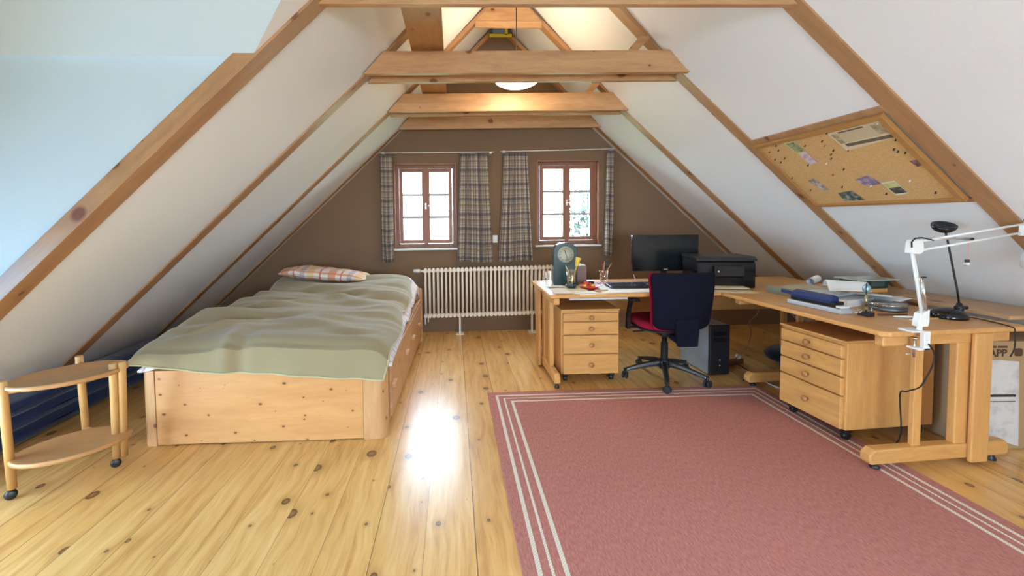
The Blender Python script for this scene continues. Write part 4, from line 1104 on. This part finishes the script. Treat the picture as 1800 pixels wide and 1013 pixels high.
# wooden box, green carton, glass slab
wb = tag(MB().box(2.88, 3.14, 2.90, 3.06, .7702, .80).build('wooden_block', 'deskX', bevel=.003), 'flat wooden block under the dark green carton', 'block')
gc = thing('green_carton', 'dark green carton with a small screen print on the wooden block', 'carton', (2.90, 2.93, .8005), -.03)
MB().box(0, .27, 0, .11, 0, .062).build('carton_body', plain('dark_green_card', (.012, .05, .03), .4), gc, bevel=.002)
MB().box(.14, .24, -.001, 0, .012, .05).build('printed_window', plain('green_grey_print', (.08, .11, .10), .3), gc)
tag(MB().box(2.87, 3.185, 2.86, 3.05, .864, .873).build('glass_slab', plain('frosted_glass', (.45, .50, .44), .15), bevel=.001), 'thin pale glass slab lying on top of the dark green carton', 'glass slab')

# black desk lamp
bk_ = thing('desk_lamp', 'black desk lamp with round dish shade and dome base', 'lamp', (2.83, 2.27, ZT))
MB().lathe([(.078, 0), (.080, .008), (.076, .024), (.060, .042), (.035, .055), (.001, .06)], 36, sy=1).build('lamp_base', 'blackgl', bk_)
MB().tube([(.055, 0, .03), (.065, 0, .055), (.060, 0, .085)], [.018, .020, .010], 12).tube([(.035, -.005, .06), (.10, -.005, .058)], .011, 10).build('joint', 'black', bk_)
MB().tube([(.060, 0, .08), (.045, 0, .16), (.01, .0, .30), (-.015, .0, .40), (-.03, 0, .46), (-.045, 0, .505)], .0048, 10).build('arm', 'black', bk_)
sh = tf((-.055, -.0, .515), 0, math.radians(22), math.radians(-10))
MB().lathe([(.001, -.022), (.025, -.020), (.042, -.010), (.052, .006), (.054, .020), (.051, .021), (.040, .010), (.001, .000)], 36, sh).build('lamp_shade', 'blackgl', bk_)
bcord = MB().tube(smooth([(.075, .0, .008), (.11, -.04, .004), (.10, -.12, .004), (.075, -.19, .005), (.062, -.235, .002), (.060, -.245, -.015), (.062, -.246, -.07), (.06, -.245, -.11), (.045, -.242, -.15)]), .003, 6)
bcord.build('cord', 'blackm', bk_)

# white clamp lamp
wl = thing('clamp_lamp', 'white balanced arm lamp clamped to the near edge of the right desk', 'lamp', (2.35, 1.998, .74))
MB().box(-.062, .012, -.012, .058, .0, .010).box(-.018, .014, -.030, -.008, -.085, .010).box(-.045, .014, -.030, .03, -.085, -.073).build('clamp', 'whitem', wl, bevel=.002)
MB().tube([(-.022, .012, -.13), (-.022, .012, -.03)], .006, 10).tube([(-.07, .012, -.115), (-.015, .012, -.115)], .003, 8).tube([(-.022, .012, -.036), (-.022, .012, -.030)], .014, 14).build('clamp_screw', 'chrome', wl)
MB().tube([(0, .01, .0), (0, .01, .03)], .011, 12).prism([(-.022, .028), (.030, .028), (.036, .05), (.036, .115), (-.012, .095), (-.022, .05)], 'Y', -.005, .028).build('base_joint', 'whitem', wl, bevel=.003)
# lower arm: two square tubes from the base joint up to the elbow
E0 = Vector((-.052, .01, .435)); E1 = Vector((-.03, .01, .43))
for (a, b2) in (((-.004, .0, .09), (-.072, .0, .43)), ((.030, .02, .10), (-.040, .02, .41))):
    MB().tube([a, b2], .0065, 6).build('lower_arm', 'whitem', wl)
MB().tube([(.018, -.004, .11), (-.012, -.004, .275)], .005, 8).tube([(.028, .012, .11), (-.008, .012, .275)], .005, 8).build('spring', 'chrome', wl)
MB().tube([(-.022, -.01, .28), (.0, -.01, .28)], .004, 8).build('spring_pin', 'black', wl)
MB().prism([(-.078, .40), (-.03, .395), (-.01, .41), (-.012, .445), (-.022, .468), (-.068, .468), (-.076, .45)], 'Y', -.008, .026).build('elbow_joint', 'whitem', wl, bevel=.004)
MB().tube([(-.082, -.012, .43), (-.084, -.012, .458), (-.065, -.012, .476), (-.03, -.012, .478), (.01, -.012, .470), (.03, -.012, .464)], .0035, 8).build('cable', 'blackm', wl)
for (a, b2) in (((-.02, .0, .460), (.55, -.0, .545)), ((-.02, .018, .41), (.55, .018, .498))):
    MB().tube([a, b2], .0062, 6).build('upper_arm', 'whitem', wl)
MB().tube([(.02, -.01, .471), (.24, -.01, .468)], .004, 8).tube([(.02, .02, .474), (.24, .02, .471)], .003, 8).build('spring', 'chrome', wl)
MB().tube([(.235, -.014, .468), (.235, .024, .468)], .007, 10).build('spring_pin', 'black', wl)
MB().prism([(.525, .48), (.59, .475), (.605, .54), (.57, .565), (.53, .558)], 'Y', -.008, .026).build('head_joint', 'whitem', wl, bevel=.004)
MB().tube([(.515 + .032 - .032 * math.cos(a), -.005, .555 + .03 * math.sin(a)) for a in [i * PI / 10 for i in range(11)]], .0035, 8).build('cable_loop', 'blackm', wl)
shm = tf((.595, .01, .47), 0, 0, math.radians(-28))
MB().lathe([(.022, .03), (.034, .0), (.036, -.045), (.068, -.095), (.085, -.145), (.083, -.145), (.060, -.09), (.03, -.03), (.018, .02)], 32, shm).build('lamp_shade', 'whitem', wl)
MB().tube(smooth([(-.0, -.034, -.05), (.03, -.036, -.10), (.022, -.036, -.16), (-.005, -.034, -.22), (-.012, -.01, -.28), (.0, .06, -.33), (.05, .135, -.38), (.08, .15, -.60), (.09, .20, -.728), (.2, .25, -.735), (.35, .26, -.735)]), .0035, 6).build('cord', 'blackm', wl)
# crystal hanging from the lamp arm on a pink thread
cr = thing('hanging_crystal', 'faceted crystal ball hanging by pink thread from the white lamp arm', 'crystal', (2.605, 2.02, 0))
MB().tube([(0, 0, 1.195), (.004, 0, 1.10)], .0012, 6).tube([(.004, 0, 1.195), (.004, 0, 1.10)], .0012, 6).build('thread', plain('pink_thread', (.70, .30, .30), .8), cr)
MB().lathe([(.001, 1.068), (.010, 1.071), (.014, 1.079), (.010, 1.087), (.001, 1.090)], 8).build('crystal_ball', plain('crystal', (.75, .8, .82), .05, .6), cr)
MB().box(-.007, .007, -.006, .006, 1.088, 1.102).build('cap', 'dark', cr)

# ------------------------------------------------------------------ cork board on the right slope
An = Vector((2.21, 3.03, 0)); zc = xr
u0 = Vector((KR[0] - XR0[0], 0, KR[1] - XR0[1])).normalized()     # up the slope
NRm = Vector((-u0.z, 0, u0.x)); NRm = NRm if NRm.z < 0 else -NRm
org = Vector((xr(1.875) , 3.045, 1.875)) + NRm * .014
# local X = along the room towards the camera (-Y), local Y = down the slope, local Z = into the room
cmtx = Matrix(((0, -u0.x, NRm.x, org.x), (-1, -u0.y, NRm.y, org.y), (0, -u0.z, NRm.z, org.z), (0, 0, 0, 1)))
cb = bpy.data.objects.new('cork_board', None); COL.objects.link(cb); cb.matrix_world = cmtx
tag(cb, 'wood framed cork board with notes fixed on the right slope', 'cork board')
CW, CH = .935, .665
MB().box(.01, CW - .01, .01, CH - .01, 0, .010).build('cork_panel', 'cork', cb)
fm = wood('cork_frame_wood', (.44, .22, .065), (.34, .155, .045), 'X', grain=12)
for (a, b_, c, d, nm) in ((0, CW, 0, .03, 1), (0, CW, CH - .022, CH, 1), (0, .022, .022, CH - .022, 1), (CW - .034, CW, .022, CH - .022, 1)):
    MB().box(a, b_, c, d, 0, .026).build('frame', fm, cb, bevel=.003)
cbi = cmtx.inverted()
def cloc(X, Y):   # world x,y on the slope -> board coordinates
    z = (XR0[0] - X) / (XR0[0] - KR[0]) * KR[1]
    q = cbi @ Vector((X, Y, z)); return q.x, q.y
def onboard(name, pts, m, label, cat, lift=.0125, th=.0008, parts=(), group=None):
    q = [cloc(*p) for p in pts]
    ob = MB().prism(q, 'Z', lift, lift + th).build(name, m); ob.matrix_world = cmtx
    tag(ob, label, cat, group)
    cen = Vector((sum(p[0] for p in q) / len(q), sum(p[1] for p in q) / len(q)))
    ax = (Vector(q[1]) - Vector(q[0])); ay = (Vector(q[3]) - Vector(q[0]))
    for k, (a, b_, c, d, mm, nm) in enumerate(parts):
        pp = [Vector(q[0]) + ax * s_ + ay * t_ for s_, t_ in ((a, c), (b_, c), (b_, d), (a, d))]
        pb = MB().prism([tuple(v_) for v_ in pp], 'Z', lift + th, lift + th + .0003 * (1 + k)).build(nm, mm, ob)
    return ob
def noisy(name, cols, sc=60):
    m_, nt_, b_ = mat(name); g = NG(nt_)
    v = g.n('ShaderNodeTexCoord').outputs['Object']
    n_ = g.noise(v, sc, 3, .6)
    st = [(.30 + .4 * i / (len(cols) - 1), c) for i, c in enumerate(cols)]
    g.l(g.ramp(n_, st), b_.inputs['Base Color']); b_.inputs['Roughness'].default_value = .7; return m_
certp = plain('certificate_paper', (.60, .47, .30), .8); certi = plain('certificate_ink', (.13, .10, .06), .8)
certg = noisy('certificate_engraving', [(.20, .15, .09), (.48, .38, .23)], 40)
cert = onboard('certificate', [(2.270, 2.465), (2.266, 2.150), (2.362, 2.165), (2.385, 2.45)], certp, 'large old cream certificate pinned at the top of the cork board', 'certificate', .013, .001,
        ((.14, .80, .12, .60, plain('certificate_tint', (.50, .39, .24), .8), 'engraved_panel'), (.80, .97, .10, .55, certg, 'engraved_ornament'), (.04, .14, .10, .62, certg, 'engraved_ornament'), (.10, .97, .66, .80, certi, 'dark_text_band'), (.2, .68, .05, .11, certi, 'heading_line')))
onboard('postcard', [(2.267, 2.80), (2.266, 2.715), (2.343, 2.70), (2.350, 2.775)], plain('card_lime', (.50, .50, .20), .7), 'yellow green bordered picture card at the upper left of the cork board', 'card', parts=((.1, .9, .08, .9, noisy('print_green', [(.10, .12, .05), (.40, .40, .20)], 50), 'picture'),))
onboard('postcard', [(2.347, 2.77), (2.343, 2.705), (2.425, 2.703), (2.432, 2.768)], plain('card_mauve', (.55, .42, .44), .7), 'mauve picture card touching the lower corner of the yellow green card', 'card', parts=((.1, .9, .1, .9, noisy('print_mauve', [(.30, .18, .22), (.55, .42, .42), (.7, .62, .6)], 40), 'picture'),))
onboard('postcard', [(2.535, 2.90), (2.525, 2.835), (2.612, 2.815), (2.618, 2.868)], noisy('print_grey', [(.14, .12, .10), (.30, .24, .20), (.6, .52, .48)], 30), 'small dark ornament card at the lower left of the cork board', 'card')
onboard('postcard', [(2.642, 2.775), (2.633, 2.665), (2.700, 2.640), (2.702, 2.785)], noisy('print_dark', [(.015, .02, .02), (.10, .12, .10), (.5, .5, .42)], 26), 'dark landscape picture card at the bottom edge of the cork board', 'card')
onboard('postcard', [(2.562, 2.575), (2.543, 2.47), (2.602, 2.45), (2.610, 2.545)], noisy('print_violet', [(.10, .07, .16), (.25, .18, .30), (.55, .44, .42)], 30), 'violet flower picture card low in the middle of the cork board', 'card')
onboard('postcard', [(2.597, 2.445), (2.590, 2.36), (2.673, 2.352), (2.682, 2.43)], plain('card_white', (.62, .60, .42), .7), 'yellow and black picture card right of the violet flower card', 'card', parts=((.08, .92, .1, .45, noisy('print_yellow', [(.4, .38, .08), (.6, .6, .3)], 40), 'picture'), (.08, .92, .45, .88, noisy('print_black', [(.02, .02, .02), (.15, .15, .13)], 30), 'picture')))
onboard('badge', [(2.492, 2.195), (2.490, 2.145), (2.520, 2.142), (2.528, 2.185)], noisy('badge_print', [(.05, .02, .03), (.20, .07, .07), (.25, .25, .28)], 40), 'small dark red badge near the right edge of the cork board', 'badge')
pins = [(2.271, 2.867), (2.301, 2.968), (2.303, 2.885), (2.357, 2.983), (2.361, 2.899), (2.383, 2.961), (2.309, 2.668), (2.304, 2.536), (2.333, 2.547), (2.368, 2.524), (2.388, 2.561), (2.412, 2.585), (2.266, 2.462), (2.382, 2.44), (2.372, 2.16), (2.418, 2.209), (2.432, 2.202), (2.444, 2.174), (2.488, 2.576), (2.515, 2.68), (2.502, 3.0), (2.604, 2.954), (2.6, 2.70), (2.676, 2.217), (2.665, 2.473), (2.43, 2.78), (2.275, 2.165), (2.597, 2.281), (2.438, 2.645), (2.609, 2.515)]
reds = {8, 19, 13}; whites = {26, 27, 28, 29}
pmesh = {}
for i, p in enumerate(pins):
    q = cloc(*p); c_ = 'red' if i in reds else 'whitep' if i in whites else 'blackm'
    if c_ not in pmesh:
        pmesh[c_] = MB().lathe([(.0042, 0), (.0030, .003), (.0025, .008), (.0045, .011), (.0045, .013), (.001, .014)], 10).build('pushpin', c_)
        ob = pmesh[c_]
    else:
        ob = pmesh[c_].copy(); COL.objects.link(ob)
    ob.matrix_world = cmtx @ Matrix.Translation((q[0], q[1], .0101)) @ Matrix.Rotation(.3, 4, 'Y')
    nm = {'red': 'red', 'whitep': 'white', 'blackm': 'black'}[c_]
    own = {8: 'small red pushpin beside the left edge of the old certificate', 13: 'small red pushpin at the lower left corner of the old certificate', 19: 'small red pushpin alone in the middle of the cork board',
           26: 'small white pushpin in the upper right corner of the certificate', 27: 'small white pushpin alone in the lower right part of the cork board', 28: 'small white pushpin alone in the upper middle of the cork board', 29: 'small white pushpin between the violet card and the yellow card'}
    tag(ob, own.get(i, 'small %s pushpin stuck in the cork board' % nm), 'pushpin', '%s pushpins on the cork board' % nm)

# ------------------------------------------------------------------ cardboard box at the right
bxo = thing('cardboard_box', 'tall brown cardboard box with white label standing behind the right desk end', 'box', (2.90, 2.20, 0), math.radians(-3))
MB().box(0, .55, 0, .30, 0, .62).build('carton_body', 'carton', bxo, bevel=.006)
lbm = noisy('label_print', [(.50, .47, .44), (.66, .63, .60), (.68, .66, .63)], 14)
MB().prism([(.0, .10), (.27, .02), (.25, .505), (.0, .525)], 'Y', -.003, -.0005).build('white_label', lbm, bxo)
MB().box(.08, .24, -.0045, -.003, .305, .318).box(.08, .24, -.0045, -.003, .275, .280).box(.04, .046, -.0045, -.003, .11, .22).build('label_lines', 'ink', bxo)
def text(s_, size, loc, rot, parent, m, name='lettering'):
    cu = bpy.data.curves.new(name, 'FONT'); cu.body = s_; cu.size = size; cu.extrude = .0008; cu.align_x = 'LEFT'; cu.offset = size * .02
    tmp = bpy.data.objects.new('tmp', cu); COL.objects.link(tmp); bpy.context.view_layer.update()
    me = bpy.data.meshes.new_from_object(tmp.evaluated_get(bpy.context.evaluated_depsgraph_get())); bpy.data.objects.remove(tmp)
    me.materials.clear(); me.materials.append(M[m] if isinstance(m, str) else m)
    o_ = bpy.data.objects.new(name, me); COL.objects.link(o_); o_.parent = parent; o_.location = loc; o_.rotation_euler = rot; return o_
inkb = plain('brown_ink', (.10, .045, .02), .8)
text('APP', .058, (.085, -.0015, .535), (PI / 2, 0, 0), bxo, inkb)
MB().box(.09, .125, -.0015, 0, .583, .594).box(.132, .185, -.0015, 0, .583, .594).build('print_line', inkb, bxo)
MB().prism(rrect(.225, .27, .535, .58, .012), 'Y', -.002, -.0002).build('emblem', inkb, bxo)

# ------------------------------------------------------------------ under the desk
pwx = thing('power_strip', 'dark power strip on the floor behind the computer tower', 'power strip', (2.38, 3.56, 0), .4)
MB().box(0, .26, 0, .055, 0, .042).build('strip_body', 'brownp', pwx, bevel=.006)
for i in range(4): MB().lathe([(.02, 0), (.02, .003), (.016, .003), (.001, .001)], 18, tf((.035 + i * .062, .0275, .042))).build('outlet', 'black', pwx)
MB().box(.20, .235, .01, .045, .042, .08).build('plug', 'whitep', pwx, bevel=.005)
tag(MB().tube(smooth([(2.27, 3.02, .705), (2.29, 3.06, .60), (2.33, 3.2, .50), (2.38, 3.25, .40), (2.39, 3.3, .28), (2.36, 3.38, .16), (2.34, 3.45, .09), (2.385, 3.55, .055)]), .004, 8).build('power_cable', 'brownp'), 'dark red brown cable drooping from the right desk to the floor', 'cable')
tag(MB().tube(smooth([(2.62, 3.3, .004), (2.50, 3.25, .004), (2.50, 3.12, .004), (2.58, 3.02, .02), (2.66, 2.98, .06), (2.75, 2.96, .12)]), .004, 8).build('white_cable', 'whitep'), 'white cable curling on the floor beside the right drawer cabinet', 'cable')
tag(MB().tube([(2.43, 3.5, .06), (2.47, 3.38, .03), (2.38, 3.30, .005), (2.32, 3.25, .005)], .0045, 8).build('strip_cable', 'black'), 'black cable running from the power strip towards the rug', 'cable')
bagm = MB().lathe([(.001, 0), (.12, .02), (.19, .06), (.20, .10), (.15, .14), (.001, .155)], 30, tf((0, 0, 0)), sy=.8)
tag(bagm.build('black_bag', fabric('black_mesh_cloth', (.012, .011, .012), scale=200), loc=(3.0, 3.62, 0)), 'slumped black bag on the floor beneath the right desk', 'bag')

# ------------------------------------------------------------------ outside the windows
gr = struct(MB().box(-30, 30, 6, 60, -3.2, -3.0).build('ground', plain('lawn', (.10, .16, .07), .9)))
def tree(x, y, h, r, label, n=1100, seed=1, col=(.012, .026, .014)):
    t = thing('garden_tree', label, 'tree', (x, y, -3))
    MB().tube([(0, 0, 0), (.1, 0, h * .4), (0, .1, h * .75), (.1, 0, h * .95)], [.22, .16, .09, .03], 10).build('trunk', plain('bark', (.05, .04, .035), .9), t)
    rr = random.Random(seed); mb = MB()
    for k in range(n):
        a, b_ = rr.random() * 2 * PI, math.acos(2 * rr.random() - 1); q = rr.random() ** .45
        q *= .75 + .35 * noise.noise(Vector((math.cos(a) * 2, math.sin(a) * 2, b_ * 2 + seed)))
        c = Vector((r * q * math.sin(b_) * math.cos(a), r * q * math.sin(b_) * math.sin(a), h * .72 + r * .95 * q * math.cos(b_)))
        s1 = .10 + .10 * rr.random()
        d1 = Vector((rr.uniform(-1, 1), rr.uniform(-1, 1), rr.uniform(-1, 1))).normalized(); d2 = d1.orthogonal().normalized()
        mb.add([c, c + d1 * s1 + d2 * s1 * .4, c + d1 * s1 * 2, c + d1 * s1 - d2 * s1 * .4], [(0, 1, 2, 3)])
    ob = mb.build('crown', plain('leaves', col, .7), t); return t
tree(5.2, 13.5, 6.2, 2.0, 'leafy garden tree outside the window above the desk', 1500, 3)
tree(2.6, 15, 3.6, 1.5, 'low round shrub outside the window above the desk', 900, 5)
tree(-2.4, 17, 4.0, 1.3, 'small shrub outside the window above the bed', 700, 8)
hs = thing('neighbour_house', 'low pale house with grey roof beyond the window above the bed', 'house', (-2.2, 30, -3))
MB().box(-5, 5, 0, 6, 0, 4.7).build('house_wall', plain('render_wall', (.5, .5, .48), .9), hs)
MB().prism([(-.5, 4.68), (6.5, 4.68), (3, 5.15)], 'X', -5.4, 5.4).build('roof', plain('slate', (.018, .022, .024), .7), hs)
